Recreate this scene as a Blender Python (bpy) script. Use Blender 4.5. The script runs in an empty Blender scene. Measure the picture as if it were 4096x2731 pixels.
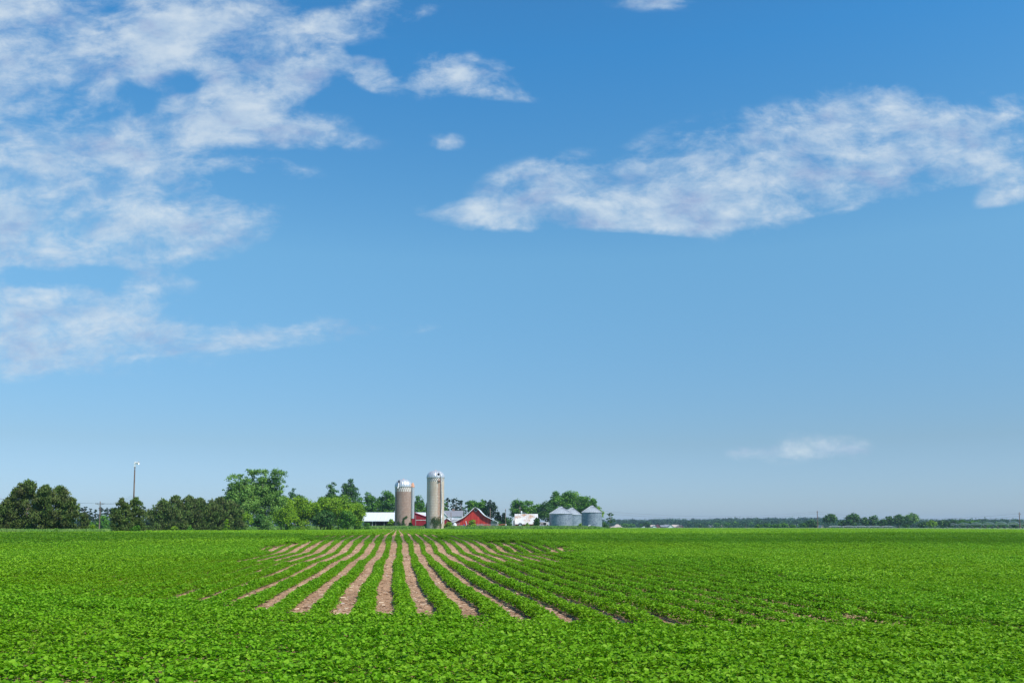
import bpy, math, numpy as np
from mathutils import Vector, Matrix
R = math.radians
sc = bpy.context.scene
C = sc.collection
F = 3413.0; YH = 2100.0; H = 1.615
PITCH = math.atan(0.0805); YP = YH - F*math.tan(PITCH)
cp, sp = math.cos(PITCH), math.sin(PITCH)

# ---------------------------------------------------------------- survey of the site
def ray(px, py):
    cx = (px-2048.0)/F; cy = (YP-py)/F
    Y = cp-cy*sp; Z = sp+cy*cp
    return cx/Y, Z/Y
def W(px, py, Y):
    """world position of a sighted point at distance Y"""
    a, b = ray(px, py)
    return a*Y, H+b*Y
PZ = [-200, 15, 26, 45, 52, 56, 64, 84, 110, 201, 260, 280, 430, 520, 880, 1400, 6000]
PV = [0, 0, -.1, -.08, -.1, .12, .4, .6, .55, .2, .12, .12, .12, -.21, -.75, -2.0, -8]
def sst(x): x = np.clip(x, 0, 1); return x*x*(3-2*x)
EX = (np.array([-900, 0, 430, 520, 700, 1300, 1450, 2400, 2480, 3300, 4096, 5000])-2048)/F
EV = np.array([95, 95, 100, 150, 215, 238, 272, 279, 385, 365, 275, 250.])
def edge(r): return np.interp(r, EX, EV)
def gz(X, Y):
    X = np.asarray(X, float); Y = np.asarray(Y, float)
    z = np.interp(Y, PZ, PV)
    r = X/np.maximum(Y, 5)
    e = edge(r)
    lr = sst((r+.47)/.03)*sst((.115-r)/.02)
    bank = lr*(sst((Y-e-1)/14))*sst((700-Y)/200)
    lift = np.where(r < -.19, .75, 1.06)
    z = z+bank*lift
    rr = sst((r-.115)/.02)*sst((Y-300)/60)
    return z+rr*0
def g1(X, Y): return float(gz(X, Y))

# ---------------------------------------------------------------- helpers
def link(o, parent=None):
    C.objects.link(o)
    if parent is not None: o.parent = parent
    return o
def tag(o, label=None, cat=None, group=None, kind=None):
    if label: o['label'] = label
    if cat: o['category'] = cat
    if group: o['group'] = group
    if kind: o['kind'] = kind
    return o
def empty(name, loc, label, cat, group=None, rz=0):
    o = bpy.data.objects.new(name, None); o.location = loc; o.rotation_euler = (0, 0, rz); o.empty_display_size = .3
    link(o); return tag(o, label, cat, group)
def mesh_np(name, co, quads, mats, tint=None, midx=None, smooth=False, parent=None, obj=True):
    """quads: (M,4) or list of polygons"""
    me = bpy.data.meshes.new(name)
    co = np.asarray(co, np.float32)
    if isinstance(quads, np.ndarray):
        k = quads.shape[1]; n = len(quads)
        me.vertices.add(len(co)); me.vertices.foreach_set('co', co.ravel())
        me.loops.add(n*k); me.loops.foreach_set('vertex_index', quads.astype(np.int32).ravel())
        me.polygons.add(n); me.polygons.foreach_set('loop_start', np.arange(n, dtype=np.int32)*k)
        me.update(calc_edges=True)
    else:
        me.from_pydata([tuple(c) for c in co], [], quads)
    if tint is not None:
        a = me.attributes.new('tint', 'FLOAT', 'FACE'); a.data.foreach_set('value', np.asarray(tint, np.float32))
    for m in (mats if isinstance(mats, (list, tuple)) else [mats]): me.materials.append(m)
    if midx is not None: me.polygons.foreach_set('material_index', np.asarray(midx, np.int32))
    me.polygons.foreach_set('use_smooth', [smooth]*len(me.polygons))
    me.update()
    o = bpy.data.objects.new(name, me)
    if obj: link(o, parent)
    return o

class MB:
    def __init__(s): s.v = []; s.f = []; s.m = []; s.sm = []
    def poly(s, pts, m=0):
        b = len(s.v); s.v += [tuple(p) for p in pts]; s.f.append(list(range(b, b+len(pts)))); s.m.append(m); s.sm.append(False)
    def box(s, c, d, rz=0, m=0, tilt=None):
        M = Matrix.Rotation(rz, 3, 'Z')
        if tilt: M = M @ Matrix.Rotation(tilt[1], 3, tilt[0])
        b = len(s.v)
        for x in (-.5, .5):
            for y in (-.5, .5):
                for z in (-.5, .5):
                    p = M @ Vector((x*d[0], y*d[1], z*d[2])); s.v.append((p.x+c[0], p.y+c[1], p.z+c[2]))
        for q in ((0,1,3,2),(4,6,7,5),(0,4,5,1),(2,3,7,6),(0,2,6,4),(1,5,7,3)):
            s.f.append([b+i for i in q]); s.m.append(m); s.sm.append(False)
        return s
    def prism(s, prof, y0, y1, m=0, capm=None):
        """profile of (x,z) points extruded along y"""
        n = len(prof); b = len(s.v)
        s.v += [(x, y0, z) for x, z in prof]+[(x, y1, z) for x, z in prof]
        for i in range(n):
            j = (i+1) % n; s.f.append([b+i, b+j, b+n+j, b+n+i]); s.m.append(m); s.sm.append(False)
        cm = m if capm is None else capm
        s.f.append([b+i for i in range(n)][::-1]); s.m.append(cm); s.sm.append(False)
        s.f.append([b+n+i for i in range(n)]); s.m.append(cm); s.sm.append(False)
        return s
    def lathe(s, prof, n=48, m=0, c=(0,0), rib=None, smooth=True, a0=0, a1=2*math.pi):
        b = len(s.v); full = abs(a1-a0-2*math.pi) < 1e-6; k = n if full else n+1
        for (r, z) in prof:
            for i in range(k):
                a = a0+(a1-a0)*i/n; rr = r*(1+(rib(i) if rib else 0))
                s.v.append((c[0]+rr*math.cos(a), c[1]+rr*math.sin(a), z))
        for j in range(len(prof)-1):
            for i in range(n):
                i2 = (i+1) % k
                s.f.append([b+j*k+i, b+j*k+i2, b+(j+1)*k+i2, b+(j+1)*k+i]); s.m.append(m); s.sm.append(smooth)
        return s
    def tube(s, pts, r0, r1=None, n=6, m=0, caps=True):
        r1 = r0 if r1 is None else r1
        pts = [Vector(p) for p in pts]; b = len(s.v)
        for i, p in enumerate(pts):
            d = (pts[min(i+1, len(pts)-1)]-pts[max(i-1, 0)]).normalized()
            u = d.cross(Vector((0, 0, 1)));
            if u.length < .05: u = d.cross(Vector((0, 1, 0)))
            u.normalize(); w = d.cross(u); r = r0+(r1-r0)*i/max(1, len(pts)-1)
            for k in range(n):
                a = 2*math.pi*k/n; q = p+u*(r*math.cos(a))+w*(r*math.sin(a)); s.v.append(tuple(q))
        for i in range(len(pts)-1):
            for k in range(n):
                k2 = (k+1) % n
                s.f.append([b+i*n+k, b+i*n+k2, b+(i+1)*n+k2, b+(i+1)*n+k]); s.m.append(m); s.sm.append(True)
        if caps:
            s.f.append([b+k for k in range(n)]); s.m.append(m); s.sm.append(False)
            s.f.append([b+(len(pts)-1)*n+k for k in range(n)]); s.m.append(m); s.sm.append(False)
        return s
    def build(s, name, mats, parent=None, label=None):
        me = bpy.data.meshes.new(name); me.from_pydata(s.v, [], s.f)
        for m in (mats if isinstance(mats, (list, tuple)) else [mats]): me.materials.append(m)
        me.polygons.foreach_set('material_index', s.m); me.polygons.foreach_set('use_smooth', s.sm); me.update()
        o = link(bpy.data.objects.new(name, me), parent)
        if label: o['label'] = label
        return o

# ---------------------------------------------------------------- materials
def newmat(name):
    m = bpy.data.materials.new(name); m.use_nodes = True
    nt = m.node_tree; nt.nodes.clear()
    return m, nt, nt.nodes, nt.links
def N(nt, t, **kw):
    n = nt.nodes.new(t)
    for k, v in kw.items():
        if k in n.bl_rna.properties.keys(): setattr(n, k, v)
        else: n.inputs[k].default_value = v
    return n
def ramp(nt, stops, fac):
    n = nt.nodes.new('ShaderNodeValToRGB'); e = n.color_ramp.elements
    while len(e) < len(stops): e.new(.5)
    for i, (p, c) in enumerate(stops): e[i].position = p; e[i].color = (*c, 1) if len(c) == 3 else c
    nt.links.new(fac, n.inputs[0]); return n.outputs[0]
def basic(name, c1, c2, scale=2.0, rough=.7, metal=0, stretch=(1,1,1), bump=0, detail=5, lo=.35, hi=.65, spec=.3):
    m, nt, nd, L = newmat(name)
    tc = N(nt, 'ShaderNodeTexCoord'); mp = N(nt, 'ShaderNodeMapping'); mp.inputs['Scale'].default_value = stretch
    L.new(tc.outputs['Object'], mp.inputs[0])
    no = N(nt, 'ShaderNodeTexNoise', Scale=scale, Detail=detail); L.new(mp.outputs[0], no.inputs['Vector'])
    col = ramp(nt, [(lo, c1), (hi, c2)], no.outputs['Fac'])
    b = N(nt, 'ShaderNodeBsdfPrincipled', Roughness=rough, Metallic=metal); b.inputs['Specular IOR Level'].default_value = spec
    L.new(col, b.inputs['Base Color'])
    if bump:
        bp = N(nt, 'ShaderNodeBump', Strength=bump, Distance=.05); L.new(no.outputs['Fac'], bp.inputs['Height']); L.new(bp.outputs[0], b.inputs['Normal'])
    o = N(nt, 'ShaderNodeOutputMaterial'); L.new(b.outputs[0], o.inputs[0])
    return m
def leafmat(name, dark, mid, light, transl=.3, rough=.55, spec=.25, big=0.0, bigc=None, bscale=.2):
    m, nt, nd, L = newmat(name)
    at = N(nt, 'ShaderNodeAttribute', attribute_name='tint')
    col = ramp(nt, [(0, dark), (.5, mid), (1, light)], at.outputs['Fac'])
    if big:
        ge = N(nt, 'ShaderNodeNewGeometry')
        no = N(nt, 'ShaderNodeTexNoise', Scale=bscale, Detail=3); L.new(ge.outputs['Position'], no.inputs['Vector'])
        rr = ramp(nt, [(.4, (0,0,0)), (.65, (big,)*3)], no.outputs['Fac'])
        mx = N(nt, 'ShaderNodeMix', data_type='RGBA'); L.new(rr, mx.inputs[0]); L.new(col, mx.inputs[6]); mx.inputs[7].default_value = (*bigc, 1)
        col = mx.outputs[2]
    b = N(nt, 'ShaderNodeBsdfPrincipled', Roughness=rough); b.inputs['Specular IOR Level'].default_value = spec
    L.new(col, b.inputs['Base Color'])
    t = N(nt, 'ShaderNodeBsdfTranslucent'); L.new(col, t.inputs[0])
    mx = N(nt, 'ShaderNodeMixShader'); mx.inputs[0].default_value = transl
    L.new(b.outputs[0], mx.inputs[1]); L.new(t.outputs[0], mx.inputs[2])
    o = N(nt, 'ShaderNodeOutputMaterial'); L.new(mx.outputs[0], o.inputs[0])
    return m

M = {}
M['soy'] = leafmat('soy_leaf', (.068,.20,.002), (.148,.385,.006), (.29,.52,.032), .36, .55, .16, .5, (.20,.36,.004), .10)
M['pine'] = leafmat('pine_needles', (.070,.095,.024), (.10,.185,.036), (.20,.27,.068), .18, .7, .15, .5, (.12,.11,.055), .7)
M['pine_far'] = leafmat('dark_conifer_needles', (.020,.045,.026), (.034,.072,.036), (.06,.11,.05), .1, .7, .15)
M['silver'] = leafmat('poplar_leaves', (.065,.16,.020), (.145,.30,.042), (.28,.46,.10), .25, .55, .3)
M['mid'] = leafmat('broadleaf_leaves', (.035,.13,.009), (.080,.23,.014), (.18,.36,.03), .25, .55, .25)
M['yel'] = leafmat('yellow_green_leaves', (.10,.23,.005), (.22,.40,.008), (.40,.58,.02), .3, .55, .25, .4, (.07,.16,.02), .25)
M['dark'] = leafmat('dark_broadleaf_leaves', (.022,.085,.014), (.05,.145,.022), (.11,.23,.04), .2, .55, .25)
M['farwood'] = leafmat('far_wood_leaves', (.020,.070,.030), (.040,.115,.040), (.09,.19,.055), .1, .7, .15, .8, (.018,.055,.034), .012)
M['grass'] = leafmat('verge_grass', (.10,.26,.04), (.17,.38,.06), (.32,.48,.13), .3, .6, .2, .5, (.34,.38,.14), .12)
M['vine'] = leafmat('vine_leaves', (.03,.08,.015), (.05,.12,.02), (.11,.12,.05), .2)
M['bark'] = basic('bark', (.10,.08,.065), (.22,.19,.16), 3, .9, stretch=(1,1,.2), bump=.4)
M['stalk'] = leafmat('straw', (.28,.18,.12), (.48,.34,.23), (.74,.60,.44), .05, .8, .1)
M['stone'] = basic('field_stone', (.32,.27,.24), (.55,.50,.46), 9, .85)
M['whitepaint'] = basic('white_paint', (.62,.64,.66), (.80,.81,.82), 1.2, .5)
M['whiteroof'] = basic('white_metal_roof', (.60,.64,.68), (.72,.74,.76), .4, .45, 0, (6,.3,1))
M['greyroof'] = basic('grey_shingle', (.17,.18,.20), (.26,.27,.30), 6, .9)
M['red'] = basic('red_barn_boards', (.42,.030,.026), (.62,.060,.042), .55, .75, stretch=(5,5,.35))
M['redshed'] = basic('dark_red_metal', (.26,.012,.024), (.34,.020,.034), .8, .6, stretch=(5,5,.3))
M['greywood'] = basic('weathered_boards', (.22,.22,.22), (.40,.39,.38), 1.2, .9, stretch=(.4,.4,6))
M['darkwood'] = basic('pole_wood', (.09,.065,.05), (.20,.15,.12), 4, .9, stretch=(1,1,.15))
M['black'] = basic('dark_opening', (.008,.010,.016), (.016,.018,.026), 2, .9)
M['rust'] = basic('rusty_steel', (.28,.09,.04), (.46,.20,.11), 3, .8)
M['rustcap'] = basic('rusted_cap', (.50,.22,.12), (.66,.38,.24), 3, .7)
M['galv'] = basic('galvanised_bright', (.33,.37,.40), (.48,.52,.55), 2.5, .5, .15)
M['dome'] = basic('aluminium_dome', (.46,.48,.50), (.62,.64,.66), 1.2, .38, .4)
M['blue'] = basic('blue_plastic', (.02,.08,.28), (.04,.12,.4), 2, .5)
M['tan'] = basic('tan_roof', (.40,.32,.27), (.52,.44,.38), 1, .8)
M['brownroof'] = basic('brown_roof', (.22,.15,.13), (.32,.23,.20), 1, .8)
M['glass'] = basic('dark_glass', (.01,.012,.016), (.03,.035,.04), 1, .12, spec=.6)
M['maroon'] = basic('maroon_siding', (.17,.06,.07), (.23,.09,.10), 1, .7)
M['wire'] = basic('power_wire', (.06,.06,.065), (.09,.09,.09), 1, .6)
M['tyre'] = basic('tyre_rubber', (.03,.035,.04), (.05,.055,.06), 4, .8)
M['pipe'] = basic('galvanised_pipe', (.42,.44,.46), (.6,.62,.64), 2, .45, .4)

def mat_rustroof():
    m, nt, nd, L = newmat('rust_stained_white_roof')
    tc = N(nt, 'ShaderNodeTexCoord'); mp = N(nt, 'ShaderNodeMapping'); mp.inputs['Scale'].default_value = (3.2, .6, .7)
    L.new(tc.outputs['Object'], mp.inputs[0])
    n1 = N(nt, 'ShaderNodeTexNoise', Scale=1.6, Detail=8, Roughness=.7); L.new(mp.outputs[0], n1.inputs['Vector'])
    n2 = N(nt, 'ShaderNodeTexNoise', Scale=.35, Detail=2); L.new(tc.outputs['Object'], n2.inputs['Vector'])
    ad = N(nt, 'ShaderNodeMath', operation='MULTIPLY'); L.new(n1.outputs[0], ad.inputs[0]); L.new(n2.outputs[0], ad.inputs[1])
    col = ramp(nt, [(.21, (.60,.60,.60)), (.275, (.50,.42,.35)), (.33, (.40,.22,.13))], ad.outputs[0])
    b = N(nt, 'ShaderNodeBsdfPrincipled', Roughness=.6); L.new(col, b.inputs[0])
    o = N(nt, 'ShaderNodeOutputMaterial'); L.new(b.outputs[0], o.inputs[0]); return m
M['rustroof'] = mat_rustroof()
def mat_stave(name, c1, c2, mortar, stain):
    """concrete staves: courses and joints in cylindrical coordinates, with hoop shadows by bump"""
    m, nt, nd, L = newmat(name)
    tc = N(nt, 'ShaderNodeTexCoord'); sx = N(nt, 'ShaderNodeSeparateXYZ'); L.new(tc.outputs['Object'], sx.inputs[0])
    at = N(nt, 'ShaderNodeMath', operation='ARCTAN2'); L.new(sx.outputs[1], at.inputs[0]); L.new(sx.outputs[0], at.inputs[1])
    mu = N(nt, 'ShaderNodeMath', operation='MULTIPLY'); L.new(at.outputs[0], mu.inputs[0]); mu.inputs[1].default_value = 2.8
    cb = N(nt, 'ShaderNodeCombineXYZ'); L.new(mu.outputs[0], cb.inputs[0]); L.new(sx.outputs[2], cb.inputs[1])
    br = N(nt, 'ShaderNodeTexBrick', Scale=1.0)
    br.inputs['Color1'].default_value = (*c1, 1); br.inputs['Color2'].default_value = (*c2, 1); br.inputs['Mortar'].default_value = (*mortar, 1)
    br.inputs['Mortar Size'].default_value = .045; br.inputs['Brick Width'].default_value = .42; br.inputs['Row Height'].default_value = .52
    br.inputs['Mortar Smooth'].default_value = .4
    L.new(cb.outputs[0], br.inputs['Vector'])
    mp = N(nt, 'ShaderNodeMapping'); mp.inputs['Scale'].default_value = (1, 1, .35); L.new(tc.outputs['Object'], mp.inputs[0])
    no = N(nt, 'ShaderNodeTexNoise', Scale=.9, Detail=8, Roughness=.65); L.new(mp.outputs[0], no.inputs['Vector'])
    rr = ramp(nt, [(.42, (0,0,0)), (.72, (.85,)*3)], no.outputs[0])
    mx = N(nt, 'ShaderNodeMix', data_type='RGBA'); L.new(rr, mx.inputs[0]); L.new(br.outputs[0], mx.inputs[6]); mx.inputs[7].default_value = (*stain, 1)
    b = N(nt, 'ShaderNodeBsdfPrincipled', Roughness=.85); b.inputs['Specular IOR Level'].default_value = .2
    L.new(mx.outputs[2], b.inputs[0])
    bp = N(nt, 'ShaderNodeBump', Strength=.6, Distance=.03, invert=True); L.new(br.outputs['Fac'], bp.inputs['Height']); L.new(bp.outputs[0], b.inputs['Normal'])
    o = N(nt, 'ShaderNodeOutputMaterial'); L.new(b.outputs[0], o.inputs[0]); return m
M['stave_tan'] = mat_stave('cream_concrete_staves', (.66,.57,.46), (.76,.67,.55), (.30,.23,.17), (.50,.39,.29))
M['stave_brown'] = mat_stave('brown_concrete_staves', (.38,.29,.24), (.49,.385,.325), (.18,.12,.09), (.30,.20,.15))
M['cream'] = basic('cream_block', (.70,.68,.62), (.82,.80,.75), 3, .7)
M['checkdark'] = basic('dark_block', (.12,.11,.10), (.20,.18,.16), 3, .8)
M['checkbrown'] = basic('brown_block', (.27,.19,.15), (.36,.27,.22), 3, .8)
def mat_spangle():
    m, nt, nd, L = newmat('spangled_galvanised_sheet')
    tc = N(nt, 'ShaderNodeTexCoord')
    vo = N(nt, 'ShaderNodeTexVoronoi', Scale=6.5); L.new(tc.outputs['Object'], vo.inputs['Vector'])
    sp_ = N(nt, 'ShaderNodeSeparateColor'); L.new(vo.outputs['Color'], sp_.inputs[0])
    no = N(nt, 'ShaderNodeTexNoise', Scale=.5, Detail=4); L.new(tc.outputs['Object'], no.inputs['Vector'])
    ad = N(nt, 'ShaderNodeMath', operation='ADD'); L.new(sp_.outputs[0], ad.inputs[0]); L.new(no.outputs[0], ad.inputs[1])
    col = ramp(nt, [(.3, (.075,.11,.16)), (.8, (.135,.18,.24)), (1.1, (.28,.34,.40))], ad.outputs[0])
    b = N(nt, 'ShaderNodeBsdfPrincipled', Roughness=.55, Metallic=.15); L.new(col, b.inputs[0])
    o = N(nt, 'ShaderNodeOutputMaterial'); L.new(b.outputs[0], o.inputs[0]); return m
M['spangle'] = mat_spangle()
def mat_soil():
    m, nt, nd, L = newmat('dry_field_soil')
    ge = N(nt, 'ShaderNodeNewGeometry')
    n1 = N(nt, 'ShaderNodeTexNoise', Scale=.35, Detail=6); L.new(ge.outputs['Position'], n1.inputs['Vector'])
    mp = N(nt, 'ShaderNodeMapping'); mp.inputs['Scale'].default_value = (7, 18, 7); mp.inputs['Rotation'].default_value = (0, 0, .5); L.new(ge.outputs['Position'], mp.inputs[0])
    n2 = N(nt, 'ShaderNodeTexNoise', Scale=2.2, Detail=6, Roughness=.7); L.new(mp.outputs[0], n2.inputs['Vector'])
    a = ramp(nt, [(.35, (.37,.23,.14)), (.65, (.52,.34,.215))], n1.outputs[0])
    b_ = ramp(nt, [(.36, (.10,.05,.035)), (.46, (.42,.40,.38)), (.55, (.52,.5,.47)), (.66, (.88,.80,.70))], n2.outputs[0])  # darkest tone paints in small shadows, the paler tones are soil mottling
    mx = N(nt, 'ShaderNodeMix', data_type='RGBA', blend_type='OVERLAY'); mx.inputs[0].default_value = .8; L.new(a, mx.inputs[6]); L.new(b_, mx.inputs[7])
    b = N(nt, 'ShaderNodeBsdfPrincipled', Roughness=.95); b.inputs['Specular IOR Level'].default_value = .1; L.new(mx.outputs[2], b.inputs[0])
    bp = N(nt, 'ShaderNodeBump', Strength=.8, Distance=.04); L.new(n2.outputs[0], bp.inputs['Height']); L.new(bp.outputs[0], b.inputs['Normal'])
    o = N(nt, 'ShaderNodeOutputMaterial'); L.new(b.outputs[0], o.inputs[0]); return m
M['soil'] = mat_soil()
M['ground'] = basic('rough_grassland', (.085,.20,.03), (.16,.26,.06), .22, .95, bump=.2, lo=.4, hi=.62)
M['road'] = basic('pale_gravel', (.44,.41,.36), (.62,.58,.52), 2, .9)
M['dirt'] = basic('tan_dirt', (.46,.32,.17), (.62,.45,.25), 1, .95)

# ---------------------------------------------------------------- camera, sun, sky
cam = bpy.data.cameras.new('camera'); co = link(bpy.data.objects.new('camera', cam))
cam.sensor_width = 36; cam.lens = F/4096*36; cam.shift_y = (1365.5-YP)/-4096.0
cam.clip_start = .1; cam.clip_end = 20000
co.location = (0, 0, H); co.rotation_euler = (math.pi/2+PITCH, 0, 0)
sc.camera = co
SUN_EL, SUN_AZ = R(50), R(127)      # azimuth clockwise from the view direction
sd = Vector((math.sin(SUN_AZ)*math.cos(SUN_EL), math.cos(SUN_AZ)*math.cos(SUN_EL), math.sin(SUN_EL)))
sl = bpy.data.lights.new('sun', 'SUN'); sl.energy = 4.8; sl.angle = R(.5); sl.color = (1, .95, .88)
so = link(bpy.data.objects.new('sun', sl)); so.rotation_euler = (-sd).to_track_quat('-Z', 'Y').to_euler(); so.location = (0, 0, 60)
sc.view_settings.view_transform = 'Standard'; sc.view_settings.look = 'None'; sc.view_settings.exposure = .15; sc.view_settings.gamma = 1

wd = bpy.data.worlds.new('World'); sc.world = wd; wd.use_nodes = True
nt = wd.node_tree; nt.nodes.clear(); L = nt.links
sky = N(nt, 'ShaderNodeTexSky', sky_type='NISHITA', sun_disc=False, sun_elevation=SUN_EL, sun_rotation=SUN_AZ, altitude=0.0, air_density=1.0, dust_density=.25, ozone_density=2.2)
hs = N(nt, 'ShaderNodeHueSaturation', Saturation=1.12, Value=1.0); L.new(sky.outputs[0], hs.inputs['Color'])
tc0 = N(nt, 'ShaderNodeTexCoord'); sx0 = N(nt, 'ShaderNodeSeparateXYZ'); L.new(tc0.outputs['Generated'], sx0.inputs[0])
air = ramp(nt, [(0, (.34,.47,.80)), (.093, (.46,.54,.63)), (.30, (.74,1.0,.95)), (.5, (.41,.99,1.14)), (.8, (.46,.80,.95))], sx0.outputs[2])
am = N(nt, 'ShaderNodeMix', data_type='RGBA', blend_type='MULTIPLY'); am.inputs[0].default_value = 1; L.new(hs.outputs[0], am.inputs[6]); L.new(air, am.inputs[7])
bg1 = N(nt, 'ShaderNodeBackground', Strength=.15); L.new(am.outputs[2], bg1.inputs[0])
tc = N(nt, 'ShaderNodeTexCoord'); sx = N(nt, 'ShaderNodeSeparateXYZ'); L.new(tc.outputs['Generated'], sx.inputs[0])
my = N(nt, 'ShaderNodeMath', operation='MAXIMUM'); L.new(sx.outputs[1], my.inputs[0]); my.inputs[1].default_value = .02
du = N(nt, 'ShaderNodeMath', operation='DIVIDE'); L.new(sx.outputs[0], du.inputs[0]); L.new(my.outputs[0], du.inputs[1])
dv = N(nt, 'ShaderNodeMath', operation='DIVIDE'); L.new(sx.outputs[2], dv.inputs[0]); L.new(my.outputs[0], dv.inputs[1])
uv = N(nt, 'ShaderNodeCombineXYZ'); L.new(du.outputs[0], uv.inputs[0]); L.new(dv.outputs[0], uv.inputs[1])
# cloud banks: (x, y, rx, ry, tilt deg, weight) where they were sighted
K = 4096/2352.
CL = [(110,140,330,270,0,1.35),(50,400,280,300,0,1.3),(20,60,260,200,0,.6),(480,70,230,160,0,1.1),(560,230,110,170,20,.75),(400,320,170,100,10,.85),(660,300,170,48,3,.72),
 (310,470,310,130,0,1.05),(490,500,150,85,0,.75),(270,560,270,85,-5,.95),(330,625,130,55,-10,.85),(520,375,150,35,-3,.5),
 (735,150,70,70,0,.8),(665,190,70,65,0,.8),(848,170,80,42,-15,.72),(925,150,40,60,0,-.6),(1340,548,260,32,0,-.8),(2080,480,260,30,10,-.6),(2210,330,24,80,8,-.5),(1020,178,190,66,0,1.0),(1150,215,110,20,-8,.4),(1025,326,60,24,0,.6),
 (60,730,420,120,0,.62),(180,800,420,75,2,.62),(540,772,360,40,4,.78),(330,775,260,60,2,.5),(30,845,260,40,4,.45),(600,120,140,130,0,.55),
 (1275,440,210,95,10,.75),(1480,445,320,85,8,.8),(1700,400,340,150,8,1.15),(1980,370,320,130,10,1.1),(2010,240,190,75,8,.9),(1850,300,200,90,5,.4),(1600,470,500,70,5,.5),(2230,270,240,70,-5,.6),
 (2300,370,140,60,5,.55),(1210,498,260,44,-2,1.1),(1090,495,90,22,0,.6),(1700,490,400,46,6,.7),(2320,442,130,32,10,.85),(1790,1042,120,30,4,.40),(1900,1022,120,34,-8,.42),(1995,1040,110,40,-6,.40),(1712,1040,50,18,0,.55),(2340,300,120,60,8,.7),(2200,330,120,100,0,.5),(2330,230,80,22,6,.35),(180,150,200,170,0,.35),(400,60,240,90,0,.35),(610,200,90,120,20,.4),(450,270,110,70,0,.35),(300,330,160,60,0,.3),(430,520,190,90,0,.3),(120,600,160,50,3,.4),(640,500,60,60,0,.35),(140,690,280,80,2,.6),
 (860,10,80,45,0,.85),(1510,5,130,30,0,.4),(970,30,70,28,20,.8),(800,330,120,28,0,.35),(780,60,160,50,0,.6),(650,395,120,30,-5,.35),(1000,752,90,18,8,.5),
 (275,165,50,70,25,-.55),(335,240,90,45,-35,-.6),(200,632,380,32,3,-.95),(500,250,26,50,20,-.35),(520,350,160,26,0,-.4),(2150,300,30,70,10,-.5),(430,190,70,40,0,-.6),(60,95,45,35,0,-.5),(640,235,50,60,0,-.4),(220,400,90,25,0,-.45),(560,420,90,50,0,-.5),(260,425,120,20,0,-.4)]
acc = None
for (x, y, rx, ry, t, w) in CL:
    a, b = ray(x*K, y*K)
    mp = N(nt, 'ShaderNodeMapping', vector_type='TEXTURE'); mp.inputs['Location'].default_value = (a, b, 0)
    mp.inputs['Rotation'].default_value = (0, 0, R(t)); mp.inputs['Scale'].default_value = (rx*K/F*1.15, ry*K/F*1.15, 1)
    L.new(uv.outputs[0], mp.inputs[0])
    g = N(nt, 'ShaderNodeTexGradient', gradient_type='SPHERICAL'); L.new(mp.outputs[0], g.inputs[0])
    ma = N(nt, 'ShaderNodeMath', operation='MULTIPLY_ADD'); L.new(g.outputs['Fac'], ma.inputs[0]); ma.inputs[1].default_value = w*1.25
    if acc is None: ma.inputs[2].default_value = 0
    else: L.new(acc, ma.inputs[2])
    acc = ma.outputs[0]
mn = N(nt, 'ShaderNodeMath', operation='MINIMUM'); L.new(acc, mn.inputs[0]); mn.inputs[1].default_value = .95
def cloudnoise(scale, detail, rough, dist, sy, off):
    mp = N(nt, 'ShaderNodeMapping'); mp.inputs['Scale'].default_value = (1, sy, 1); mp.inputs['Location'].default_value = off; mp.inputs['Rotation'].default_value = (0, 0, R(-6)); L.new(uv.outputs[0], mp.inputs[0])
    n = N(nt, 'ShaderNodeTexNoise', Scale=scale, Detail=detail, Roughness=rough, Distortion=dist, Lacunarity=2.1); L.new(mp.outputs[0], n.inputs['Vector']); return n.outputs['Fac']
nA = cloudnoise(6.5, 13, .62, .3, 1.5, (3, 1, 0)); nB = cloudnoise(20, 10, .62, .4, 1.9, (0, 5, 2)); nC = cloudnoise(12, 6, .55, 0, 2.0, (7, 7, 0))
s1 = N(nt, 'ShaderNodeMath', operation='MULTIPLY_ADD'); L.new(nA, s1.inputs[0]); s1.inputs[1].default_value = 4.4; L.new(mn.outputs[0], s1.inputs[2])
s2 = N(nt, 'ShaderNodeMath', operation='MULTIPLY_ADD'); L.new(nB, s2.inputs[0]); s2.inputs[1].default_value = 1.9; L.new(s1.outputs[0], s2.inputs[2])
mr = N(nt, 'ShaderNodeMapRange', interpolation_type='SMOOTHSTEP'); L.new(s2.outputs[0], mr.inputs[0])
mr.inputs[1].default_value = 3.18; mr.inputs[2].default_value = 4.75; mr.inputs[3].default_value = 0; mr.inputs[4].default_value = .82
gt = N(nt, 'ShaderNodeMath', operation='MULTIPLY'); L.new(mr.outputs[0], gt.inputs[0])
mk = N(nt, 'ShaderNodeMapRange', interpolation_type='SMOOTHSTEP'); L.new(acc, mk.inputs[0]); mk.inputs[1].default_value = .02; mk.inputs[2].default_value = .3
L.new(mk.outputs[0], gt.inputs[1])
fr = N(nt, 'ShaderNodeMath', operation='GREATER_THAN'); L.new(sx.outputs[1], fr.inputs[0]); fr.inputs[1].default_value = .05
g2 = N(nt, 'ShaderNodeMath', operation='MULTIPLY'); L.new(gt.outputs[0], g2.inputs[0]); L.new(fr.outputs[0], g2.inputs[1])
s3 = N(nt, 'ShaderNodeMath', operation='MULTIPLY_ADD'); L.new(nB, s3.inputs[0]); s3.inputs[1].default_value = .35; L.new(nC, s3.inputs[2])
ccol = ramp(nt, [(.48, (.35,.43,.62)), (.64, (.45,.57,.71)), (.84, (.64,.72,.78))], s3.outputs[0])
bg2 = N(nt, 'ShaderNodeBackground', Strength=1.0); L.new(ccol, bg2.inputs[0])
mxs = N(nt, 'ShaderNodeMixShader'); L.new(g2.outputs[0], mxs.inputs[0]); L.new(bg1.outputs[0], mxs.inputs[1]); L.new(bg2.outputs[0], mxs.inputs[2])
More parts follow.
